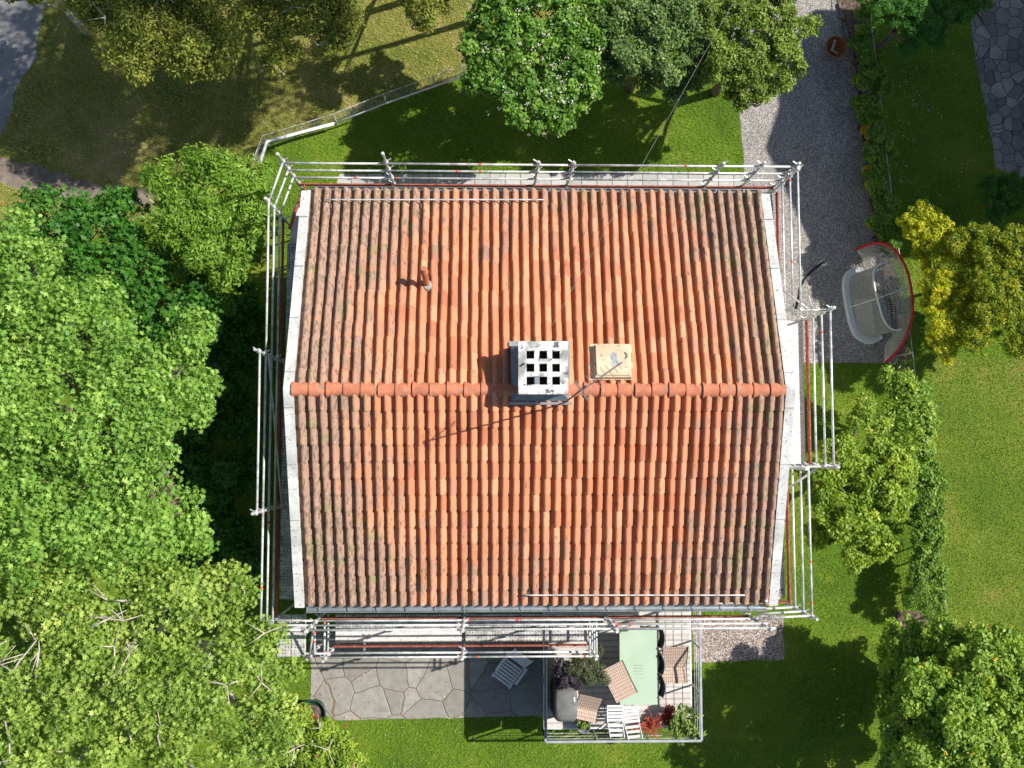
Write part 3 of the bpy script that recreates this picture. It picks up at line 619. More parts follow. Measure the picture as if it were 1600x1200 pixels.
rails('guard_rail', (XE3, yB-.06), (XE3, ye), RZ, ext=.04); toe((XE3+.05, yB-.1), (XE3+.05, ye)); plank(hx1-.3, ye+.1, XE3+.0, yB-.1, mat='perf', along='y')
standard(XE3, ye-.02, 6.2, zc)
rails('end_rail', (sx[3]-.15, ye-.05), (XE3, ye), RZ); m = MB(); m.box(((sx[3]+XE3)/2, ye+.02, ZP+.1), (XE3-sx[3], .03, .15)); m.build('toe_board', M['toe'], sc)
plank(sx[3]+.02, ye+.05, XE3-.12, ye+.55, mat='perf'); standard(sx[3]+.02, ye+.25, 5.6, (5.4, 4.87))
# ================================================================ NEIGHBOURING HOUSE (just east of the frame; its shadow lies on the driveway)
nb = thing('neighbouring_house', 'neighbouring gabled house standing east of the gravel driveway and hedge', 'house', (21, 10, 0), .0)
x0, x1 = 15.9, 26.; yS_, yP, yN_ = 7.4, 10.9, 14.4; zE, zP_ = 7.5, 9.0
MB().add([(x0+.3, yS_+.4, 0), (x1, yS_+.4, 0), (x1, yN_-.4, 0), (x0+.3, yN_-.4, 0), (x0+.3, yS_+.4, zE-.1), (x1, yS_+.4, zE-.1), (x1, yN_-.4, zE-.1), (x0+.3, yN_-.4, zE-.1), (x0+.3, yP, zP_-.15), (x1, yP, zP_-.15)],
         [(0, 1, 5, 4), (2, 3, 7, 6), (1, 2, 6, 9, 5), (3, 0, 4, 8, 7), (4, 5, 9, 8), (6, 7, 8, 9)]).build('wall', M['render'], nb)
for yy, tw_ in ((yS_, -1), (yN_, 1)):
    m = MB(); vs = [(x0, yP, zP_), (x1+.3, yP, zP_), (x1+.3, yy, zE), (x0, yy, zE)]; vs += [(p[0], p[1], p[2]-.15) for p in vs]
    m.add(vs, [(0, 1, 2, 3), (7, 6, 5, 4), (0, 3, 7, 4), (1, 0, 4, 5), (2, 1, 5, 6), (3, 2, 6, 7)]); m.build('roof', M['tile'], nb)
for y in (8.4, 10.8, 13.2):
    f = MB().box((x0+.28, y, 2.), (.06, 1.2, 1.3)).build('window_frame', M['white'], nb); MB().box((x0+.24, y, 2.), (.03, 1.05, 1.15)).build('pane', M['glass'], f)
# ================================================================ DECK AND ITS FURNITURE
ZD = 1.15; dx0, dx1, dy0, dy1 = 1.40, 5.10, -7.0, wy0-.02
dk = thing('raised_deck', 'raised pale board deck with grey cable railing against the south wall', 'deck', (3.2, -5, 0))
bd = MB(); y = dy0
while y < dy1-.02:
    x = dx0
    for q in ((dx0, 2.6), (2.605, dx1)):
        bd.box(((q[0]+q[1])/2, y+.07, ZD-.014+random.uniform(-.002, .002)), (q[1]-q[0], .137, .028), bev=.004)
    y += .145
bd.build('floor_boards', M['deck'], dk)
m = MB()
for (c_, d_) in (((dx0-.015, (dy0+dy1)/2, ZD-.14), (.03, dy1-dy0, .24)), ((dx1+.015, (dy0+dy1)/2, ZD-.14), (.03, dy1-dy0, .24)), (((dx0+dx1)/2, dy0-.015, ZD-.14), (dx1-dx0+.06, .03, .24))): m.box(c_, d_, bev=.004)
m.build('fascia', M['white'], dk)
for x in (dx0+.1, (dx0+dx1)/2, dx1-.1):
    for y in (dy0+.1, -5.): MB().box((x, y, (ZD-.05)/2), (.1, .1, ZD-.06), bev=.008).build('post', M['white'], dk)
MB().box((dx0-.005, (dy0-4.35)/2+.05, .60), (.02, -dy0-4.5, .98)).build('skirting', M['panel'], dk)
rt = 2.10
def rail(p, q):
    d = Vector((q[0]-p[0], q[1]-p[1], 0)); L_ = d.length; a_ = math.atan2(d.y, d.x)
    o = MB().box(((p[0]+q[0])/2, (p[1]+q[1])/2, rt), (L_, .06, .035), a_, bev=.008).build('handrail', M['grey'], dk)
    n = max(1, round(L_/1.25))
    for i in range(n+1):
        t = i/n; MB().box((p[0]+d.x*t, p[1]+d.y*t, (rt+ZD-.2)/2), (.04, .04, rt-ZD+.18), a_, bev=.005).build('baluster_post', M['grey'], dk)
    return o
dc = (1.36, -7.04); de = (5.14, -7.04)
rail(dc, de); rail(de, (5.14, -3.75)); rail((1.36, -7.04), (1.36, -4.55))
for z in (1.42, 1.66, 1.88):
    for p, q in ((dc, de), (de, (5.14, -3.75))): MB().path([(*p, z), (*q, z)], .007, 6).build('cable', M['alu'], dk)
MB().box((1.385, -5.72, 1.70), (.018, 2.45, 1.04)).build('privacy_panel', M['panel'], dk)
# table
tz = ZD+.74
ta, tb = W(968, 984, tz), W(1027.5, 1101, tz)
tab = thing('garden_table', 'long pale green rectangular garden table with four slots in its top', 'table', ((ta.x+tb.x)/2, (ta.y+tb.y)/2, ZD), local=True)
tw2, tl2 = tb.x-ta.x, ta.y-tb.y; m = MB()
s0, s1 = -.02-.10, .15-.02
ycuts = [-tl2/2]+[q for k_ in range(4) for q in (-.17+.0+.07*k_, -.162+.07*k_)]+[tl2/2]
for i in range(len(ycuts)-1):
    y0_, y1_ = ycuts[i], ycuts[i+1]
    if i % 2 == 0: m.box((0, (y0_+y1_)/2, .725), (tw2, y1_-y0_, .03), bev=0)
    else:
        for xa_, xb_ in ((-tw2/2, -.135), (.115, tw2/2)): m.box(((xa_+xb_)/2, (y0_+y1_)/2, .725), (xb_-xa_, y1_-y0_, .03))
m.build('tabletop', M['green'], tab)
m = MB()
for sx_ in (-1, 1): m.box((sx_*(tw2/2-.03), 0, .67), (.03, tl2-.1, .07))
for sy_ in (-1, 1): m.box((0, sy_*(tl2/2-.06), .67), (tw2-.1, .03, .07))
m.build('apron', M['green'], tab)
for sx_ in (-1, 1):
    for sy_ in (-1, 1): MB().path([(sx_*(tw2/2-.06), sy_*(tl2/2-.10), .70), (sx_*(tw2/2-.05), sy_*(tl2/2-.08), .0)], .02, 8).build('leg', M['green'], tab)
# woven reclining chairs
def recliner(label, u, v, rz, L_, wd=.6, zo=.0):
    p = W(u, v, ZD+.65); o = thing('woven_chair', label, 'chair', (p.x, p.y, ZD), rz, 'woven recliner chairs on the deck', local=True)
    ys_ = -L_/2; m = MB(); n = 10; pts = []
    for i in range(n+1):
        t = i/n; yy = ys_+L_*t; zz = zo+(.43+.03*math.cos(t*5)-.03 if t < .5 else .43+(t-.5)*.55*min(1, (t-.42)*6))
        pts.append((yy, zz))
    for sgn in (0, -.018):
        pass
    vs = [];
    for (yy, zz) in pts: vs += [(-wd/2+.02, yy, zz), (wd/2-.02, yy, zz), (wd/2-.02, yy+.003, zz-.02), (-wd/2+.02, yy+.003, zz-.02)]
    fs = []
    for i in range(n): a_ = i*4; fs += [(a_, a_+1, a_+5, a_+4), (a_+3, a_+7, a_+6, a_+2), (a_+1, a_+2, a_+6, a_+5), (a_, a_+4, a_+7, a_+3)]
    fs += [(0, 3, 2, 1), (n*4, n*4+1, n*4+2, n*4+3)]
    k_ = n//2
    mb = MB(); mb.add(vs[:4*(k_+1)], [f for f in fs if max(f) < 4*(k_+1)]); mb.build('seat', M['rattan'], o)
    mb = MB(); mb.add([v_ for v_ in vs[4*k_:]], [tuple(i-4*k_ for i in f) for f in fs if min(f) >= 4*k_]); mb.build('backrest', M['rattan'], o)
    f = MB()
    for s_ in (-1, 1):
        f.path([(s_*(wd/2-.01), yy, zz-.012) for yy, zz in pts], .014, 6)
        f.path([(s_*(wd/2-.02), ys_+.08, zo+.38), (s_*(wd/2-.02), ys_+L_*.6, zo+.36)], .014, 6)
    f.build('frame', M['dark'], o)
    for s_ in (-1, 1):
        MB().path([(s_*(wd/2-.01), ys_+.06, zo+.42), (s_*(wd/2+.0), ys_+.02, .0)], .014, 6).build('leg', M['dark'], o)
        MB().path([(s_*(wd/2-.01), ys_+L_*.55, zo+.42), (s_*(wd/2+.0), ys_+L_*.78, .0)], .014, 6).build('leg', M['dark'], o)
    return o
recliner('woven brown chair turned askew, overlapping the left edge of the green table', 965, 1061, math.radians(26), .93, .6, .37)
recliner('small woven brown chair beside the covered grill', 919, 1109, math.radians(-13), .66, .60)
recliner('woven brown chair right of the green table by the railing', 1056, 1041, math.radians(1), .95, .64)
# black chairs tucked along the table
ply = [(1035, 998), (1035, 1038), (1036, 1074)]
for i, (u, v) in enumerate(ply):
    p = W(u-3, v, ZD+.8); o = thing('curved_chair', 'black chair with curved back at the right edge of the green table, %s' % (('nearest the house', 'middle of three', 'nearest the lawn')[i],), 'chair', (p.x, p.y, ZD), random.uniform(-.06, .06), 'black chairs tucked against the table', local=True)
    MB().box((-.24, 0, .44), (.42, .44, .03), bev=.012).build('seat', M['black'], o)
    m = MB(); pts = []
    for t in range(9): a_ = -1+t/4; pts.append((-.02+.06*(1-a_*a_), a_*.23))
    vs = []
    for zz, ex in ((.52, 0), (.86, .05)):
        for (xx, yy) in pts: vs += [(xx+ex, yy, zz), (xx+ex-.018, yy, zz)]
    fs = []
    for t in range(8):
        a_ = t*2; b_ = 18+t*2; fs += [(a_, a_+2, b_+2, b_), (a_+1, b_+1, b_+3, a_+3), (b_, b_+2, b_+3, b_+1), (a_, a_+1, a_+3, a_+2)]
    fs += [(0, 18, 19, 1), (16, 17, 35, 34)]
    m.add(vs, fs); bo = m.build('backrest', M['black'], o)
    MB().path([(xx+.055, yy*1.03, .87) for xx, yy in pts], .010, 6).build('back_rail', M['wirefence'], bo)
    for sx_, tp, ex in ((-.42, .43, -.02), (.0, .86, .05)):
        for sy_ in (-1, 1): MB().path([(sx_, sy_*.21, 0), (sx_ if tp < .5 else .0, sy_*.22, .44), (sx_+ex, sy_*.23, tp)], .010, 6).build('leg', M['dark'], o)
# grill under a cover
p = W(884, 1102, ZD+1.); g = thing('covered_grill', 'barbecue grill under a dark grey fabric cover in the deck corner', 'grill', (p.x, p.y, ZD), local=True)
m = MB(); lv = [(.0, .31, .47), (.35, .30, .45), (.78, .285, .44), (.95, .28, .40), (1.05, .26, .30), (1.08, .20, .2)]; n = 28; vs = []
for z, ax, ay in lv:
    for k_ in range(n):
        t = 2*math.pi*k_/n; c_, s_ = math.cos(t), math.sin(t); e_ = .45
        fold = 1+(.035*math.sin(t*9)+.02*math.sin(t*5+1))*(1-z/1.1)
        vs.append((ax*fold*math.copysign(abs(c_)**e_, c_), ay*fold*math.copysign(abs(s_)**e_, s_), z+.03))
fs = [(q*n+k_, q*n+(k_+1) % n, (q+1)*n+(k_+1) % n, (q+1)*n+k_) for q in range(len(lv)-1) for k_ in range(n)]+[tuple(range((len(lv)-1)*n, len(lv)*n))]
m.add(vs, fs); co = m.build('cover', M['cover'], g, smooth=True)
m = MB(); m.box((.20, .16, 1.105), (.035, .12, .01), bev=.003); m.build('tag', M['white'], co)
m = MB()
for sx_ in (-.22, .22):
    for sy_ in (-.3, .3): m.lathe((sx_, sy_, 0), [(.03, 0), (.035, .03), (.02, .05)], 10)
m.build('caster', M['black'], g)
# white slatted chairs
def slat_chair(label, u, v, rz, mat='white', zb=ZD, grp='white slatted chairs on the deck', wd=.40, L1=.42, L2=.30, n1=5):
    p = W(u, v, zb+.4); o = thing('slatted_chair', label, 'chair', (p.x, p.y, zb), rz, grp, local=True)
    m = MB()
    for i in range(n1): m.box((0, .02+.03+i*(L1/n1), .42), (wd, L1/n1-.022, .018), bev=.004)
    m.build('seat', M[mat], o); m = MB()
    for i in range(3):
        t = i/3; m.box(0, (wd*.96, .075, .016), M4=Matrix.Translation((0, -.06-.08*i, .50+.12*i)) @ Matrix.Rotation(-1.0, 4, 'X'), bev=.004)
    m.build('backrest', M[mat], o)
    m = MB()
    for s_ in (-1, 1):
        m.box((s_*(wd/2-.015), L1/2, .40), (.022, L1+.05, .03), bev=.004); m.path([(s_*(wd/2-.015), 0, .40), (s_*(wd/2-.03), -.25, .83)], .013, 6)
    m.build('frame', M[mat], o)
    for s_ in (-1, 1):
        for yy, y2 in ((.02, L1), (L1-.02, -.02)): MB().path([(s_*(wd/2+.0), yy, .41), (s_*(wd/2+.0), y2, .0)], .012, 6).build('leg', M[mat], o)
slat_chair('white slatted folding chair next to the small woven chair', 961, 1128, .0)
slat_chair('white slatted folding chair next to the red stemmed plant', 987, 1130, .10)
# white slatted lounger in the shade on the patio
p = W(799, 1044, .4); o = thing('slatted_lounger', 'white slatted garden lounger standing on the shaded patio left of the deck', 'lounger', (p.x, p.y, 0), math.radians(-36), local=True)
m = MB()
for i in range(7): m.box((0, -.42+i*.085, .34), (.52, .055, .02), bev=.004)
m.build('seat', M['white'], o); m = MB()
for i in range(6): m.box(0, (.52, .06, .018), M4=Matrix.Translation((0, .22+i*.055, .38+i*.075)) @ Matrix.Rotation(.95, 4, 'X'), bev=.004)
m.build('backrest', M['white'], o)
m = MB()
for s_ in (-1, 1): m.box((s_*.27, -.14, .33), (.03, .7, .04)); m.path([(s_*.27, .18, .33), (s_*.27, .55, .86)], .016, 6); m.box((s_*.31, .0, .56), (.07, .5, .02), bev=.004)
m.build('frame', M['white'], o)
for s_ in (-1, 1):
    for yy in (-.42, .2): MB().box((s_*.28, yy, .17), (.04, .04, .34)).build('leg', M['white'], o)
# ================================================================ HOCKEY GOAL, BOARD, FIRE BOWL, POTS, SHADOW TUBE
def dens(pts, z, n=8):
    """closed Catmull-Rom through photo points"""
    P_ = [W(u, v, zz) for (u, v), zz in zip(pts, z)]; out = []
    for i in range(len(P_)-1):
        a_, b_, c_, d_ = P_[max(i-1, 0)], P_[i], P_[i+1], P_[min(i+2, len(P_)-1)]
        for t in range(n):
            t /= n; out.append(.5*((2*b_)+(c_-a_)*t+(2*a_-5*b_+4*c_-d_)*t*t+(3*b_-a_-3*c_+d_)*t**3))
    out.append(P_[-1]); return out
def resample(P_, n):
    L_ = [0]
    for a_, b_ in zip(P_[:-1], P_[1:]): L_.append(L_[-1]+(b_-a_).length)
    out = []; j = 0
    for i in range(n):
        s_ = L_[-1]*i/(n-1)
        while j < len(P_)-2 and L_[j+1] < s_: j += 1
        t = (s_-L_[j])/max(1e-6, L_[j+1]-L_[j]); out.append(P_[j].lerp(P_[j+1], min(1, t)))
    return out
gp = W(1372, 475); goal = thing('hockey_goal', 'street hockey goal with red tube arch, white frame and netting on the gravel', 'goal', (gp.x, gp.y, 0))
sk = dens([(1358, 420), (1340, 417.5), (1323, 424), (1316, 441), (1318, 467), (1325, 503), (1334, 525), (1349, 536), (1364, 537), (1378, 529)], [.04]*10)
sk = resample(sk, 50); ctr = W(1352, 475); m = MB(); vs = []
for i, p in enumerate(sk):
    d = (sk[min(i+1, 49)]-sk[max(i-1, 0)]).normalized(); nrm = Vector((-d.y, d.x, 0))
    if nrm.dot(ctr-p) < 0: nrm = -nrm
    wdt = .17; vs += [tuple(p+Vector((0, 0, -.03))), tuple(p+Vector((0, 0, .05))), tuple(p+nrm*.03+Vector((0, 0, .075))), tuple(p+nrm*wdt+Vector((0, 0, .06))), tuple(p+nrm*wdt+Vector((0, 0, -.03)))]
fs = [(i*5+k_, (i+1)*5+k_, (i+1)*5+k_+1, i*5+k_+1) for i in range(49) for k_ in range(4)]+[(0, 1, 2, 3, 4), (249, 248, 247, 246, 245)]
m.add(vs, fs).build('skirt', M['plastic'], goal, smooth=False)
inner = []
for i, p in enumerate(sk):
    d = (sk[min(i+1, 49)]-sk[max(i-1, 0)]).normalized(); nrm = Vector((-d.y, d.x, 0)); nrm = -nrm if nrm.dot(ctr-p) < 0 else nrm; inner.append(p+nrm*.165+Vector((0, 0, .03)))
sh = dens([(1389, 410), (1376, 413), (1366, 423), (1366, 445), (1372, 470), (1380, 497), (1389, 511), (1400, 516), (1408, 514)], [1.12]*9)
sh = resample(sh, 50); MB().path(sh, .026, 8).build('shelf_frame', M['white'], goal, smooth=True)
rd = dens([(1338, 390), (1349, 385), (1368, 380), (1387, 383), (1404, 398), (1418, 425), (1425, 462), (1425, 495), (1416, 525), (1401, 550), (1384, 566)], [.05, .35, .75, 1., 1.15, 1.2, 1.2, 1.1, .85, .45, .05])
rd = resample(rd, 50); MB().path(rd, .036, 10).build('arch', M['redtube'], goal, smooth=True)
gr = resample(dens([(1339, 392), (1350, 410), (1356, 425), (1376, 450), (1398, 480), (1403, 515), (1384, 535), (1381, 566)], [.02]*8), 50)
m = MB(); m.path([W(1328, 480, .06), W(1372, 466, 1.12)], .018, 8); m.path([W(1372, 466, 1.12), W(1423, 447, 1.2)], .014, 8); m.build('centre_bar', M['white'], goal)
def net(name, A, B, na, nb_, mat, r, sag=.03):
    m = MB(); A = resample(A, na); B = resample(B, na)
    for i in range(na): m.path([A[i].lerp(B[i], t/4)-Vector((0, 0, sag*4*(t/4)*(1-t/4))) for t in range(5)], r, 3, cap=False)
    for j in range(1, nb_):
        t = j/nb_; m.path([A[i].lerp(B[i], t)-Vector((0, 0, sag*4*t*(1-t))) for i in range(na)], r, 3, cap=False)
    m.build(name, M[mat], goal)
net('net', inner, sh, 70, 18, 'netg', .0085)
net('net', sh, rd, 56, 7, 'netg', .0070)
net('net', rd, gr, 84, 8, 'netw', .0080, .0)
bc = W(1349, 498, .02); m = MB(); m.prism([(p.x, p.y) for p in (W(1332, 468, .02), W(1361, 467, .02), W(1368, 524, .02), W(1352, 529, .02), W(1342, 524, .02))], .012, .034)
tag(m.build('plastic_board', M['plastic']), 'pale grey plastic board lying on the gravel inside the goal frame', 'board')
p = W(1305, 75, .2); fb = thing('fire_bowl', 'round rusty fire bowl holding split logs at the edge of the gravel driveway', 'fire bowl', (p.x, p.y, 0))
MB().lathe((p.x, p.y, .06), [(.10, 0), (.22, .06), (.29, .18), (.30, .24), (.285, .24), (.27, .18), (.2, .08), (.02, .05)], 28).build('bowl', M['rust'], fb, smooth=True)
m = MB()
for k_ in range(3): a_ = k_*2.09; m.path([(p.x+.16*math.cos(a_), p.y+.16*math.sin(a_), .12), (p.x+.2*math.cos(a_), p.y+.2*math.sin(a_), 0)], .014, 6)
m.build('leg', M['rust'], fb)
lg = MB(); lg.path([(p.x-.10, p.y-.10, .20), (p.x-.03, p.y+.19, .28)], .035, 7); lg.path([(p.x-.14, p.y-.02, .18), (p.x+.06, p.y-.16, .20)], .03, 6); tag(lg.build('firewood', M['log']), 'split pale logs lying in the rusty fire bowl', 'firewood')
tag(MB().path(dens([(1243, 487), (1249, 465), (1252, 447), (1262, 430), (1275, 418), (1288, 409)], [.03]*6), .028, 8).build('hose_shadow', M['cable'], None, smooth=True), 'black tube drawing a cast shadow that curves over the sunlit gravel beside the scaffolding', 'hose_shadow')  # black tube draws a curved cast shadow on the gravel
p = W(489, 1113, .3); tub = thing('green_planter', 'round dark green planter tub of soil on the patio corner', 'planter', (p.x, p.y, 0))
MB().lathe((p.x, p.y, 0), [(.26, 0), (.33, .34), (.36, .42), (.36, .45), (.32, .45), (.30, .36)], 28).build('pot', M['pot'], tub, smooth=True)
MB().lathe((p.x, p.y, .34), [(.306, 0), (.30, .012), (.1, .03)], 20).build('soil', M['soil'], tub)
# ================================================================ FENCES
def wfence(name, label, pts, hgt, lean, grp=None, post_r=.022, posts=None, mesh=True, mat='wirefence', pm_='alu'):
    o = thing(name, label, 'fence', tuple(pts[0]))
    P_ = [Vector(p) for p in pts]; T_ = [p+Vector((lean[0], lean[1], hgt)) for p in P_]
    for i, (a_, b_) in enumerate(zip(P_, T_)):
        MB().path([a_, b_], post_r, 8).build('post', M[pm_], o)
    MB().path(T_, .010, 6).build('top_wire', M[pm_], o)
    if mesh:
        m = MB()
        for a_, b_, c_, d_ in zip(P_[:-1], P_[1:], T_[:-1], T_[1:]):
            n = max(2, int((b_-a_).length/.12))
            for k_ in range(n): m.path([a_.lerp(b_, k_/n), c_.lerp(d_, k_/n)], .0035, 3, cap=False)
            for k_ in range(7): t = k_/7; m.path([a_.lerp(c_, t), b_.lerp(d_, t)], .0035, 3, cap=False)
        m.build('mesh', M[mat], o)
    return o
f1_ = wfence('wire_fence', 'low wire mesh fence with a white rail along the lawn, bending at the corner post', [W(u, v) for u, v in ((406, 262), (420, 227), (527, 194), (604, 163), (680, 136), (760, 106), (850, 70))], .62, (-.02, .05))
wr = MB(); wr.path([W(405, 258, .55), W(417, 221, .6), W(470, 207, .35), W(522, 193, .35)], .045, 8); wr.path([W(522, 193, .35), W(604, 161, .5), W(722, 120, .5)], .022, 8); wr.build('rail', M['white'], f1_, smooth=True)
wfence('wire_fence', 'green wire mesh fence on thin posts running through the hedge right of the driveway', [W(u, v) for u, v in ((1335, -60), (1341, 68), (1352, 140), (1358, 223), (1368, 295), (1377, 371), (1390, 460), (1402, 556), (1424, 740), (1440, 850), (1455, 960), (1462, 1040))], .82, (.05, .0))
# ================================================================ LEAVES
def leafpoly(kind):
    if kind == 'maple':
        a = np.radians([-90, -50, -20, 5, 35, 65, 90, 115, 145, 175, 200, 230]); r = np.array([.35, .25, .75, .42, .95, .5, 1.1, .5, .95, .42, .75, .25])
        return np.stack([r*np.cos(a), r*np.sin(a)], 1)*.55
    if kind == 'oval': return np.array([[0, -.5], [.26, -.18], [.24, .2], [0, .5], [-.24, .2], [-.26, -.18]])
    if kind == 'lance': return np.array([[0, -.5], [.15, -.05], [0, .5], [-.15, -.05]])
    return np.array([[0, -.5], [.3, 0], [0, .5], [-.3, 0]])
def orient(n):
    ref = rng.normal(size=n.shape); t = np.cross(n, ref); t /= np.linalg.norm(t, axis=1, keepdims=True)+1e-9; return t, np.cross(n, t)
def leaves(P_, N_, size, kind, tone):
    N_ = N_/(np.linalg.norm(N_, axis=1, keepdims=True)+1e-9); t, b = orient(N_); pl = leafpoly(kind); s_ = (size*rng.uniform(.5, 1.55, len(P_)))[:, None, None]
    V = P_[:, None, :]+s_*(pl[None, :, 0:1]*t[:, None, :]+pl[None, :, 1:2]*b[:, None, :])
    curl = s_[:, :, 0]*.35*(np.abs(pl[None, :, 0]))*rng.uniform(-.2, 1., (len(P_), 1)); V -= N_[:, None, :]*curl[:, :, None]
    return V, len(pl), tone
def clumps(lobes, dens_, sq, low=-.3, inner_rej=.7, rad=(.72, 1.06)):
    out = []; nrm = []; L_ = np.array(lobes)
    for (x, y, z, r) in lobes:
        n = max(3, int(dens_*2.6*math.pi*r*r)); d = rng.normal(size=(n*3, 3)); d /= np.linalg.norm(d, axis=1, keepdims=True); d = d[d[:, 2] > low][:n]
        rr = r*rng.uniform(rad[0], rad[1], (len(d), 1))*(1+.12*np.sin(d[:, :1]*5+x)*np.cos(d[:, 1:2]*4+y)); p = np.array([x, y, z])+d*rr*np.array([1, 1, sq]); keep = np.ones(len(p), bool)
        for (x2, y2, z2, r2) in lobes:
            if (x2, y2, z2, r2) == (x, y, z, r): continue
            q = (p-np.array([x2, y2, z2]))/np.array([1, 1, sq]); keep &= np.linalg.norm(q, axis=1) > r2*inner_rej
        out.append(p[keep]); nrm.append(d[keep])
    return np.concatenate(out), np.concatenate(nrm)
def foliage(name, parent, mat, lobes, cd, per, cr, size, kind='oval', sq=.7, up=.5, flat=.6, low=-.3, lum=.0, inner_n=.15, zmin=.05, rad=(.66, 1.08), wild=1.05, lai=2.5):
    per = lai/(cd*.85*1.3*{'maple': .42, 'oval': .30, 'lance': .16, 'rhomb': .3}[kind]*size*size)
    cd *= .85; cr *= 1.05; cp, cn = clumps(lobes, cd, sq, low, rad=rad); n = len(cp); ct_ = rng.normal(.5+lum, .13, n); cs = rng.uniform(.6, 1.25, n)
    k_ = np.maximum(4, (per*cs**2).astype(int)); idx = np.repeat(np.arange(n), k_); off = rng.normal(size=(len(idx), 3)); off /= np.linalg.norm(off, axis=1, keepdims=True)
    off *= (rng.uniform(0, 1, (len(idx), 1))**.45)*cr*cs[idx][:, None]*np.array([1, 1, flat])
    P_ = cp[idx]+off; N_ = off/cr*.6+cn[idx]*.35+np.array([0, 0, up])+rng.normal(size=P_.shape)*wild*.55
    tn = ct_[idx]+rng.normal(0, .14, len(idx))
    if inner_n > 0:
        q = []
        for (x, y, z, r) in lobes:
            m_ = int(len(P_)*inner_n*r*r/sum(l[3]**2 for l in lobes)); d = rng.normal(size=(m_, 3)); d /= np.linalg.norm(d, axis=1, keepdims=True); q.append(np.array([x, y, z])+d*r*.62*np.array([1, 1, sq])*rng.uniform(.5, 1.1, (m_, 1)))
        q = np.concatenate(q); P_ = np.concatenate([P_, q]); N_ = np.concatenate([N_, rng.normal(size=q.shape)+np.array([0, 0, .6])]); tn = np.concatenate([tn, rng.normal(.35, .1, len(q))])  # inner leaves get a darker tone, painting shade into the crown gaps
    ok = P_[:, 2] > zmin; P_, N_, tn = P_[ok], N_[ok], tn[ok]
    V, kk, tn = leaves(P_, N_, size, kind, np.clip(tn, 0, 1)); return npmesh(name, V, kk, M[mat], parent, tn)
def LB(lst, z): return [(*W(l[0], l[1], l[3] if len(l) > 3 else z)[:2], (l[3] if len(l) > 3 else z), l[2]*(H-(l[3] if len(l) > 3 else z))/F) for l in lst]
def bumpy(lobes, n, seed, core=.84):
    r = random.Random(seed); out = []
    for (x, y, z, rr) in lobes:
        out.append((x, y, z, rr*core))
        for i in range(n):
            a_ = r.uniform(0, 6.283); e = r.uniform(-.1, 1.2); d = rr*r.uniform(.58, .80); q = rr*r.uniform(.26, .46)
            out.append((x+d*math.cos(a_)*math.cos(e), y+d*math.sin(a_)*math.cos(e), z+d*math.sin(e)*.75, q))
    return out
def tree(name, label, cat, px, z, mat, cd, per, cr, size, kind='oval', base=None, tr=.16, bark='bark', group=None, sq=.7, limbs=1.0, show=0, blossom=None, cname='crown', sub=5, **kw):
    lobes = LB(px, z); cx_ = sum(l[0]*l[3]**2 for l in lobes)/sum(l[3]**2 for l in lobes); cy_ = sum(l[1]*l[3]**2 for l in lobes)/sum(l[3]**2 for l in lobes)
    if base: bx, by = W(*base, 0)[:2]
    else: bx, by = cx_, cy_
    o = thing(name, label, cat, (bx, by, 0), group=group)
    foliage(cname, o, mat, bumpy(lobes, sub, len(px)+int(px[0][1])), cd, per, cr, size, kind, sq, **kw)
    m = MB(); zt = min(l[2] for l in lobes); fz = max(.08, zt*.45); r = random.Random(int(px[0][0]))
    fork = Vector((bx+(cx_-bx)*.4, by+(cy_-by)*.4, fz)); m.path([(bx, by, -.05), (bx, by, fz*.4), fork], tr, 10, r2=tr*.75)
    for (x, y, z_, rr) in lobes:
        e = Vector((x, y, z_-.1*rr)); mid = fork.lerp(e, .5)+Vector((r.uniform(-.2, .2), r.uniform(-.2, .2), .1))*rr*.5
        m.path([fork, mid, e], tr*.5, 7, r2=tr*.16)
        for _ in range(int(3*limbs)):
            d = Vector((r.uniform(-1, 1), r.uniform(-1, 1), r.uniform(.1, .9))).normalized(); s_ = mid.lerp(e, r.uniform(.1, 1)); e2 = s_+d*rr*r.uniform(.6, 1.)*Vector((1, 1, sq)).length/1.7
            m.path([s_, s_.lerp(e2, .5)+Vector((0, 0, -.06*rr)), e2], tr*.2, 5, r2=tr*.05)
    m.build('trunk', M[bark], o, smooth=True)
    if show:
        for _ in range(show):
            m = MB(); x, y, z_, rr = r.choice(lobes); a_ = r.uniform(0, 6.28); p = Vector((x+.5*rr*math.cos(a_), y+.5*rr*math.sin(a_), z_+rr*sq*.62)); d = Vector((math.cos(a_+r.uniform(-.8, .8)), math.sin(a_), r.uniform(.1, .45)))
            q = p+d*rr*r.uniform(.35, .75); md = p.lerp(q, .5)+Vector((r.uniform(-.1, .1), r.uniform(-.1, .1), .03)); m.path([p-d*.3, p, md, q], .026, 5, r2=.008)
            for _ in range(2): e2 = md+Vector((r.uniform(-.4, .4), r.uniform(-.4, .4), .12)); m.path([md, e2], .014, 4, r2=.005)
            m.build('branch', M['palebark'], o, smooth=True)
    if blossom:
        bmat, bn, bs = blossom; cp, cn = clumps(lobes, bn, sq, .0, rad=(1.0, 1.12)); idx = np.repeat(np.arange(len(cp)), 7); off = rng.normal(size=(len(idx), 3))*bs*.8
        V, kk, tn = leaves(cp[idx]+off, cn[idx]+rng.normal(size=off.shape)*.5+np.array([0, 0, .6]), bs, 'rhomb', rng.uniform(.2, 1, len(idx))); npmesh('blossom', V, kk, M[bmat], o, tn)
    return o
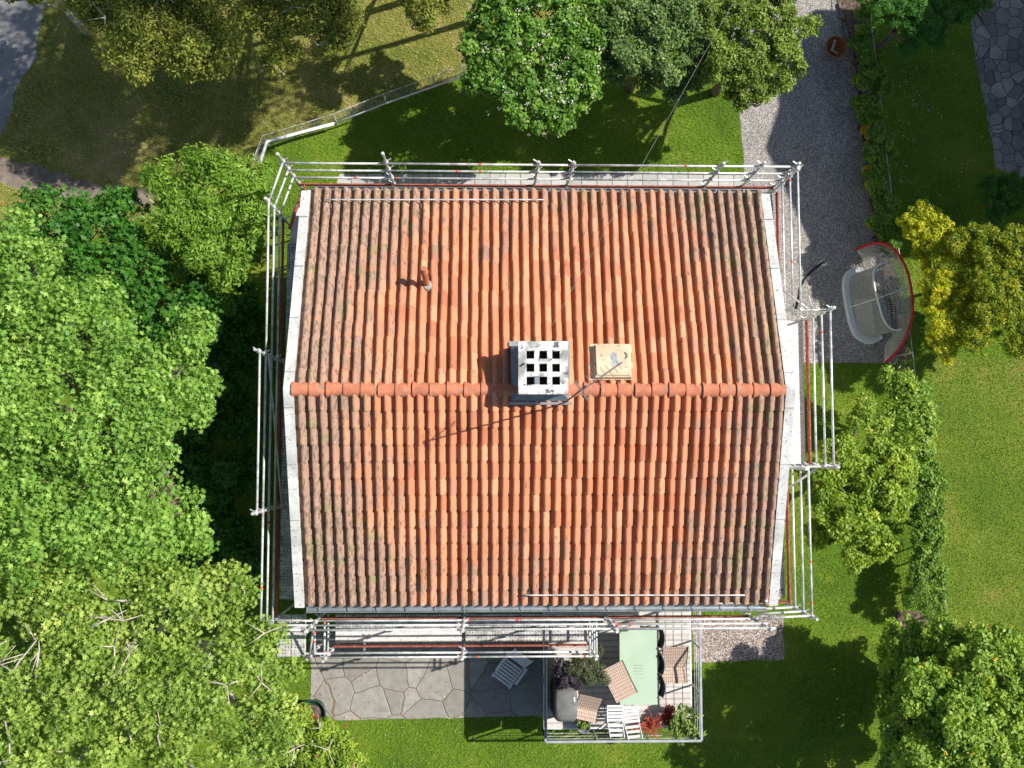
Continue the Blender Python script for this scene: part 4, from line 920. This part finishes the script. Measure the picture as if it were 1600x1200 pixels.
# --- west side
tree('maple_tree', 'broad bright green maple tree filling the left edge beside the house', 'tree',
     [(50, 430, 75, 6.6), (120, 520, 88, 7.2), (30, 540, 100), (200, 590, 72), (282, 545, 30, 6.6), (240, 600, 50), (300, 520, 20, 6.4), (150, 690, 105), (40, 700, 110), (285, 625, 36, 6.6), (310, 612, 16, 6.6), (235, 700, 62), (80, 830, 105), (190, 820, 84), (262, 790, 48, 6.6), (295, 815, 24, 6.5), (-40, 600, 110), (-50, 820, 120), (250, 870, 40, 6.5), (318, 512, 14, 6.3), (20, 375, 34, 6.4), (5, 400, 40, 6.6), (180, 500, 26, 6.5), (322, 602, 13, 6.6), (312, 640, 14, 6.5), (300, 850, 18, 6.3)],
     7.4, 'maple', 6.5, 40, .30, .10, 'maple', tr=.28, low=-.35, lai=2.1, sub=4, rad=(.5, 1.1), wild=1.2, inner_n=.06)
tree('plane_tree', 'pale green spreading tree with bare pale branches showing in the bottom left corner', 'tree',
     [(120, 960, 100), (10, 960, 100), (250, 950, 84), (340, 935, 44, 6.2), (365, 920, 20, 6.2), (380, 1010, 62, 6.2), (425, 1075, 44, 6.), (300, 1060, 92), (180, 1080, 108), (50, 1080, 110), (400, 1140, 56, 6.), (290, 1170, 85), (120, 1190, 108), (-60, 1080, 100), (0, 1200, 100), (-60, 930, 90), (440, 1160, 34, 5.6)],
     6.8, 'maple2', 5.6, 30, .28, .098, 'maple', tr=.26, bark='palebark', show=30, sub=4, rad=(.5, 1.1), wild=1.2, inner_n=.06, lai=2.3, low=-.35, limbs=1.6)
tree('rowan_tree', 'bright yellow green rowan tree at the north-west corner of the scaffolding', 'tree',
     [(330, 300, 70), (268, 285, 38), (385, 285, 44), (290, 345, 56), (345, 375, 66), (285, 400, 44, 3.6), (375, 330, 50), (325, 445, 42, 3.2), (395, 385, 24, 3.6)],
     4.2, 'rowan', 11, 62, .24, .115, 'lance', tr=.12, lai=2.4)
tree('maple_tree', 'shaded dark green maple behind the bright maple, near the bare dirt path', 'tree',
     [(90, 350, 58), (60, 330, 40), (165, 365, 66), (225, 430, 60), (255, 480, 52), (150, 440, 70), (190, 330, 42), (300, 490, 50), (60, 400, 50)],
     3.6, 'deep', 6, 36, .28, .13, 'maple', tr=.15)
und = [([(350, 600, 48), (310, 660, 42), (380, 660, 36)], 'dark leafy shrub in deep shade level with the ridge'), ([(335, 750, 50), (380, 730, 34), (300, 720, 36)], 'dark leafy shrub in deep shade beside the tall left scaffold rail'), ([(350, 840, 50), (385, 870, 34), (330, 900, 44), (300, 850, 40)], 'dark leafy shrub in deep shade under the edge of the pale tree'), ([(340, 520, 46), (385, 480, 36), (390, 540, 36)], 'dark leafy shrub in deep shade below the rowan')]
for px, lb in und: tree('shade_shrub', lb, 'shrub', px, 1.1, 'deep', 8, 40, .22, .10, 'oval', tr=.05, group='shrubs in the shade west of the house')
# --- north-west
tree('birch_tree', 'wide olive green birch tree at the top edge left of the dry lawn', 'tree',
     [(225, 35, 78), (300, 55, 66), (180, 5, 60), (340, 15, 56), (150, -30, 60), (262, 85, 38), (330, 95, 24), (220, 95, 22), (260, -50, 90), (345, 65, 28)], 4.4, 'birch', 8, 42, .26, .062, 'oval', tr=.16, bark='palebark', show=3, low=-.6, inner_n=.2, lai=1.5, base=(150, -160))
tree('birch_tree', 'smaller olive green birch tree at the top edge, second from the left', 'tree',
     [(425, 20, 50), (490, 25, 50), (535, 30, 34), (440, 70, 26), (520, 60, 22), (470, -30, 60), (405, -20, 40), (425, 95, 12)], 3.6, 'birch', 8, 42, .24, .06, 'oval', tr=.13, bark='palebark', show=3, low=-.6, inner_n=.2, lai=1.5, base=(470, -150))
tree('birch_tree', 'small olive tree tip at the top edge next to the blossoming tree', 'tree',
     [(655, 5, 30), (682, 0, 24), (640, -30, 40), (665, 32, 10)], 3., 'birch', 8, 44, .22, .06, 'oval', tr=.07, bark='palebark', low=-.5, lai=1.6, base=(650, -80))
for gx, gy, zz_, lb in ((8.9, 12.3, 11., 'tall birch standing north of the apple trees, beyond the top edge'), (6.3, 12.6, 10.5, 'tall birch standing north of the blossoming tree, beyond the top edge'), (3.9, 12.8, 10., 'tall birch standing north of the dry lawn, beyond the top edge')):
    o = thing('birch_tree', lb, 'tree', (gx-8.0, gy, 0)); gx -= 8.0
    lo = [(gx+random.uniform(-2.1, 2.1), gy+random.uniform(-1.4, 1.8), zz_+random.uniform(-2.2, 1.5), random.uniform(.8, 1.3)) for _ in range(9)]
    foliage('crown', o, 'birch', lo, 2.6, 30, .45, .10, 'oval', lai=.55, inner_n=0)
    m = MB(); m.path([(gx, gy, -.05), (gx+.1, gy, 4), (gx, gy+.1, zz_)], .11, 9, r2=.04)
    for q in lo: m.path([(gx+.05, gy, zz_-3), q[:3]], .035, 5, r2=.01)
    m.build('trunk', M['palebark'], o, smooth=True)
tree('birch_tree', 'olive leaf tip hanging over the asphalt road in the top left corner', 'tree', [(28, -12, 20), (60, -40, 40)], 3., 'birch', 8, 40, .2, .06, 'oval', tr=.1, bark='palebark')
tree('flowering_tree', 'rounded glossy green tree dotted with white blossoms north of the roof', 'tree',
     [(778, 45, 60), (840, 35, 70), (770, 112, 52), (825, 110, 72), (880, 85, 62), (845, 160, 56), (890, 135, 52), (800, 155, 44), (905, 20, 50), (780, -20, 56), (925, 60, 40, 3.), (918, 95, 38), (865, 180, 36), (742, 75, 26)],
     3.4, 'chestnut', 14, 30, .17, .095, 'oval', tr=.14, blossom=('blossom', 3.2, .036), low=-.2)
tree('apple_tree', 'grey green apple tree between the blossoming tree and the olive green apple tree', 'tree',
     [(950, 55, 44, 3.), (945, 100, 30, 2.8), (1088, 60, 40), (1085, 100, 34, 3.), (975, 25, 50), (1030, 35, 56), (990, 85, 46), (1050, 85, 46), (1020, 125, 34, 2.8), (960, 110, 26, 2.8), (1060, 20, 50), (1000, -20, 50), (1078, 128, 20, 2.8), (1050, 150, 14, 2.6)],
     3.5, 'apple', 14, 44, .17, .062, 'oval', tr=.13, low=-.2)
tree('apple_tree', 'rounded olive green apple tree overhanging the gravel driveway', 'tree',
     [(1145, 35, 56), (1205, 35, 54), (1245, 45, 36), (1165, 95, 50), (1220, 95, 38), (1130, 110, 44), (1190, 138, 30, 2.9), (1225, 130, 18, 2.8), (1110, 50, 44), (1180, -20, 60), (1155, 150, 24, 2.8)],
     3.6, 'apple2', 15, 48, .16, .06, 'oval', tr=.14, low=-.2)
# --- north-east (in the shade of the neighbouring house)
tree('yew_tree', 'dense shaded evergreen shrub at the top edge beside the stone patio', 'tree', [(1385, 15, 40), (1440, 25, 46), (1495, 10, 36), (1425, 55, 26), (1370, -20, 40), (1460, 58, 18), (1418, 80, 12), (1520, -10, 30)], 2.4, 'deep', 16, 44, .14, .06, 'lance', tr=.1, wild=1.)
for px, lb, zz in (([(1362, 112, 20), (1372, 135, 22), (1350, 125, 16)], 'shaded round green bush on the fence line nearest the fire bowl', .8), ([(1368, 210, 16), (1378, 232, 20), (1362, 238, 15)], 'shaded green bush on the fence line above the yellow flowers', .8),
                   ([(1368, 295, 16), (1385, 320, 20), (1375, 350, 20)], 'shaded green bush on the fence line above the goal', .8), ([(1345, 20, 16), (1352, 50, 16), (1338, 70, 12)], 'shaded ivy bush on the fence line at the top edge', .7), ([(1345, 160, 14), (1352, 178, 14)], 'small shaded bush between two larger fence bushes', .6)):
    tree('hedge_bush', lb, 'bush', px, zz, 'hedge', 20, 40, .12, .06, 'oval', tr=.03, group='shaded bushes along the wire fence')
for px, lb, zz in (([(1360, 160, 16), (1366, 180, 18)], 'shaded bush on the fence line, second above the yellow flowers', .7), ([(1372, 262, 16), (1366, 275, 15)], 'shaded bush on the fence line, just below the upper yellow flowers', .7), ([(1388, 380, 18), (1392, 355, 16)], 'shaded bush on the fence line touching the golden conifer', .8), ([(1350, 85, 14), (1358, 92, 16)], 'shaded bush on the fence line right of the fire bowl', .7)):
    tree('hedge_bush', lb, 'bush', px, zz, 'hedge', 20, 40, .12, .06, 'oval', tr=.03, group='shaded bushes along the wire fence')
for (u, v) in ((1348, 175), (1352, 205), (1356, 268), (1358, 290)):
    tree('yellow_flower_plant', 'small yellow flowering plant in the shaded bed %s' % {175: 'below the small bush', 205: 'second from the fire bowl', 268: 'third from the fire bowl', 290: 'nearest the red goal arch'}[v], 'plant', [(u, v, 7), (u+4, v+5, 6)], .15, 'bloomy', 40, 14, .08, .035, 'rhomb', tr=.012, group='yellow flowers along the driveway bed')
tree('golden_conifer', 'bright golden yellow conifer bush behind the red goal arch', 'bush', [(1442, 345, 34), (1428, 368, 20), (1462, 385, 40), (1480, 420, 42), (1472, 455, 38), (1492, 470, 38), (1472, 503, 38), (1496, 515, 34), (1477, 542, 28), (1508, 445, 28), (1500, 395, 28), (1512, 485, 30)], 2.0, 'gold', 22, 46, .12, .085, 'lance', lai=3., base=(1455, 455), tr=.05, wild=1.1)
tree('golden_conifer', 'olive green conifer bush with golden tips at the right edge', 'bush', [(1530, 385, 40), (1580, 390, 46), (1545, 440, 46), (1590, 470, 46), (1550, 495, 40), (1590, 530, 30), (1522, 530, 26), (1500, 380, 24), (1620, 430, 40), (1640, 500, 50)], 2.5, 'gold2', 20, 46, .13, .085, 'lance', tr=.08, wild=1.1)
tree('yew_tree', 'low dark blue green bush between the stone patio and the golden conifers', 'bush', [(1545, 300, 24), (1580, 305, 30), (1610, 300, 30), (1560, 335, 22)], 1.1, 'deep', 18, 40, .13, .06, 'lance', tr=.05)
# --- south-east
tree('lilac_bush', 'fresh green bush with pale blossom tips below the goal', 'bush', [(1405, 600, 28), (1430, 625, 32), (1440, 660, 28), (1400, 650, 30), (1415, 690, 30), (1440, 700, 20), (1390, 590, 14), (1420, 725, 18)], 1.9, 'lilac', 20, 32, .14, .075, 'oval', tr=.06, blossom=('blossom', .5, .035))
tree('fruit_tree', 'yellow green fruit tree right of the scaffolding with an upright tip', 'tree', [(1345, 655, 15, 3.4), (1352, 632, 8, 3.6), (1375, 680, 26), (1310, 715, 38), (1365, 740, 56), (1300, 780, 42), (1345, 810, 50), (1395, 775, 40), (1340, 865, 26, 2.2), (1370, 850, 28, 2.4), (1275, 730, 24), (1280, 830, 24, 2.), (1400, 710, 26)], 2.8, 'fruit', 13, 36, .17, .08, 'oval', tr=.10, low=-.4)
hb = [([(1438, 738, 24), (1452, 762, 26), (1436, 775, 22)], 'sunlit hedge bush right of the fruit tree, uppermost of the row'), ([(1448, 800, 28), (1456, 832, 26), (1436, 828, 20)], 'sunlit hedge bush along the fence, second from the top of the row'), ([(1446, 868, 26), (1438, 895, 24), (1460, 895, 22)], 'sunlit hedge bush along the fence, third from the top of the row'), ([(1436, 932, 30), (1457, 940, 24), (1430, 915, 20)], 'spiky sunlit hedge bush just above the bare soil patch')]
for px, lb in hb: tree('hedge_bush', lb, 'bush', px, .9, 'hedge', 20, 32, .13, .07, 'lance' if 'spiky' in lb else 'oval', tr=.03, group='sunlit hedge bushes along the wire fence')
tree('ash_tree', 'large leafy tree filling the bottom right corner', 'tree', [(1422, 1010, 40, 2.4), (1480, 1005, 46, 3.), (1540, 1040, 60), (1590, 1060, 60), (1440, 1070, 50), (1500, 1110, 70), (1580, 1140, 80), (1430, 1140, 44, 3.8), (1450, 1190, 54), (1530, 1190, 70), (1520, 995, 24, 3.6), (1640, 1100, 80), (1402, 998, 20, 1.8), (1575, 1010, 30, 3.8), (1412, 1040, 36, 1.3), (1405, 1085, 38, 1.3), (1408, 1135, 38, 1.3), (1412, 1185, 40, 1.3), (1440, 1100, 50, 2.4), (1440, 1040, 44, 2.2), (1400, 1008, 26, .9), (1440, 1170, 50, 2.4), (1395, 1060, 24, .7), (1396, 1110, 24, .7), (1398, 1160, 26, .7)], 4.4, 'lilac', 11, 36, .19, .085, 'oval', tr=.16, blossom=('bloomy', .05, .04))
tree('flower_shrub', 'straggly shrub with red and yellow green leaves at the corner of the patio', 'shrub', [(495, 1150, 26), (530, 1165, 30), (470, 1120, 16), (545, 1190, 26), (500, 1190, 34), (455, 1130, 18)], .7, 'fruit', 14, 26, .16, .075, 'oval', tr=.04, show=5, blossom=('bloomr', .5, .035))
tree('red_leaf_plant', 'dark red leafed plant beside the green planter', 'plant', [(492, 1135, 12), (486, 1124, 8)], .55, 'bloomr', 40, 22, .1, .06, 'oval', tr=.015)
# --- pots on the deck
def pot_plant(label, u, v, zz, px, mat, cd, per, cr, size, kind, **kw):
    p = W(u, v, ZD+.2); pt = thing('planter_pot', 'dark grey pot holding the '+label, 'pot', (p.x, p.y, ZD)); r_ = .16
    MB().lathe((p.x, p.y, ZD), [(r_*.7, 0), (r_, .27), (r_*1.1, .3), (r_*1.1, .34), (r_*.95, .34), (r_*.9, .28)], 20).build('pot', M['cover'], pt, smooth=True)
    lobes = LB(px, zz); o = thing(kw.pop('nm'), kw.pop('lab'), 'plant', (p.x, p.y, ZD+.28)); foliage('leaves', o, mat, lobes, cd, per, cr, size, kind, **kw)
    m = MB(); b_ = Vector((p.x, p.y, ZD+.25))
    for (x, y, z_, rr) in lobes: m.path([b_, b_.lerp(Vector((x, y, z_)), .5), (x, y, z_)], .012, 5, r2=.005)
    m.build('stem', M['bark'], o)
pot_plant('olive bush', 915, 1052, 2.15, [(915, 1040, 20), (930, 1055, 20), (938, 1012, 10, 2.3), (900, 1045, 16)], 'olive', 24, 40, .12, .05, 'lance', nm='olive_bush', lab='grey green olive bush under the scaffold corner on the deck', zmin=1.3)
pot_plant('dark purple shrub', 880, 1052, 2.1, [(876, 1042, 15), (880, 1058, 16), (895, 1062, 12)], 'purple', 28, 40, .10, .045, 'oval', nm='purple_shrub', lab='dark purple leafed shrub between the railing and the olive bush', zmin=1.3)
pot_plant('long leafed oleander', 1067, 1128, 1.75, [(1060, 1118, 15), (1078, 1130, 16), (1064, 1142, 15), (1086, 1145, 12, 1.6), (1072, 1112, 9)], 'oleander', 26, 22, .13, .15, 'lance', nm='oleander', lab='pale green long leafed oleander in the lower right corner of the deck', zmin=1.3, flat=.8)
pot_plant('little round plant', 911, 1133, 1.5, [(911, 1133, 8)], 'oleander', 60, 20, .06, .045, 'oval', nm='small_plant', lab='little round potted plant in front of the covered grill', zmin=1.2)
# red stemmed plant
p = W(1012, 1128, ZD+.1); rs = thing('red_stem_plant', 'spreading plant of bright red bare stems on the deck below the green table', 'plant', (p.x, p.y, ZD)); r = random.Random(9); m = MB()
for i in range(44):
    a_ = r.uniform(0, 6.28); L_ = r.uniform(.28, .62); q = Vector((p.x, p.y, ZD+.1)); md = q+Vector((math.cos(a_)*L_*.4, math.sin(a_)*L_*.4, .32)); e = q+Vector((math.cos(a_+.2)*L_, math.sin(a_+.2)*L_*.8, r.uniform(.25, .5)))
    m.path([q, md, e], .008, 5, r2=.005)
    for _ in range(2): e2 = md+Vector((r.uniform(-.15, .15), r.uniform(-.15, .15), r.uniform(.0, .15))); m.path([md, e2], .007, 4, r2=.004)
m.build('stem', M['redstem'], rs)
pr = thing('red_pot', 'dark red pot with the red stemmed plant in it', 'pot', (p.x, p.y, ZD)); MB().lathe((p.x, p.y, ZD), [(.11, 0), (.15, .22), (.16, .24), (.14, .24), (.13, .2)], 18).build('pot', M['clay'], pr, smooth=True)
tree('red_leaf_plant', 'pinkish red leafy plant between the red stems and the oleander', 'plant', [(1041, 1120, 9), (1047, 1112, 6)], 1.5, 'bloomr', 50, 24, .08, .06, 'oval', tr=.012, base=(1043, 1124))
# ================================================================ GRASS
def inpoly(P_, poly):
    x, y = P_[:, 0], P_[:, 1]; ins = np.zeros(len(P_), bool); n = len(poly)
    for i in range(n):
        x1_, y1_ = poly[i]; x2_, y2_ = poly[(i+1) % n]
        c_ = ((y1_ > y) != (y2_ > y)) & (x < (x2_-x1_)*(y-y1_)/((y2_-y1_)+1e-12)+x1_); ins ^= c_
    return ins
def grass(name, mat, dens_, region, excl, hgt, label, seed, lum=.0, clump=.0):
    g_ = np.random.default_rng(seed); X0, X1, Y0, Y1 = -13.9, 15.6, -8.9, 13.0; n = int(dens_*(X1-X0)*(Y1-Y0)); P_ = np.stack([g_.uniform(X0, X1, n), g_.uniform(Y0, Y1, n)], 1)
    k_ = np.ones(n, bool)
    if region is not None: k_ &= inpoly(P_, region)
    for e in excl: k_ &= ~inpoly(P_, e)
    k_ &= ~((P_[:, 0] > -3.6) & (P_[:, 0] < 5.6) & (P_[:, 1] > -2.8) & (P_[:, 1] < 5.1)); P_ = P_[k_]; n = len(P_)
    a_ = g_.uniform(0, 2*np.pi, n); h = hgt*g_.uniform(.5, 1.3, n); ln = h*g_.uniform(.3, 1.5, n); wd = g_.uniform(.004, .013, n)
    b_ = np.concatenate([P_, np.full((n, 1), .004)], 1); d = np.stack([np.cos(a_), np.sin(a_)], 1); s_ = np.stack([-d[:, 1], d[:, 0]], 1)
    V = np.zeros((n, 3, 3)); V[:, 0] = b_; V[:, 1] = b_; V[:, 2] = b_; V[:, 0, :2] -= s_*wd[:, None]; V[:, 1, :2] += s_*wd[:, None]; V[:, 2, :2] += d*ln[:, None]; V[:, 2, 2] += h
    lowf = .5+.5*np.sin(P_[:, 0]*1.3+np.sin(P_[:, 1]*.9)*2)*np.cos(P_[:, 1]*1.7+P_[:, 0]*.4)
    o = npmesh(name, V, 3, M[mat], None, np.clip(g_.normal(.42+lum, .2, n)+.22*(lowf-.5), 0, 1)); tag(o, label, 'grass', kind='stuff')
ex = [drive, gpatch, nstrip, patio, npatio, bed1, bed2, road, dirtp]
grass('lawn_grass', 'blade', 900, None, ex+[park], .048, 'short green mown grass of the lawns round the house', 1)
grass('dry_grass', 'dryblade', 750, park, [road, dirtp], .06, 'thin dry yellowish grass beyond the wire fence', 2)
# daisies on the neighbouring lawn, fallen leaves on the patio
def scatter(name, mat, cl, size, label, cat, z=.06, kind='rhomb', tone=(.3, 1)):
    P_ = np.concatenate([np.stack([rng.normal(W(u, v).x, s_, n), rng.normal(W(u, v).y, s_, n), np.full(n, z)], 1) for (u, v, s_, n) in cl])
    V, kk, tn = leaves(P_, rng.normal(size=P_.shape)*.35+np.array([0, 0, 1]), size, kind, rng.uniform(*tone, len(P_))); tag(npmesh(name, V, kk, M[mat], None, tn), label, cat, kind='stuff')
scatter('daisies', 'blossom', [(1410, 125, .2, 14), (1432, 160, .25, 18), (1405, 205, .18, 22), (1505, 268, .2, 26), (1405, 270, .2, 10), (1480, 85, .3, 14), (1450, 220, 1., 16), (1480, 130, .8, 12)], .04, 'white daisies scattered on the shaded lawn', 'flowers')
M['litter'] = leafmat('dead_leaf', (.20, .10, .04), (.38, .24, .10), (.55, .42, .22), trans=.1)
scatter('fallen_leaves', 'litter', [(515, 1090, .5, 26), (560, 1110, .8, 40), (640, 1115, 1., 40), (660, 1075, .7, 18), (560, 1060, .8, 22), (740, 1117, .5, 16)], .05, 'small dry leaves littering the stone patio', 'leaves', .02)
scatter('road_litter', 'litter', [(60, 100, .5, 20), (20, 150, .6, 20), (120, 290, 1., 30)], .06, 'small dead leaves on the road edge and dirt path', 'leaves', .03)
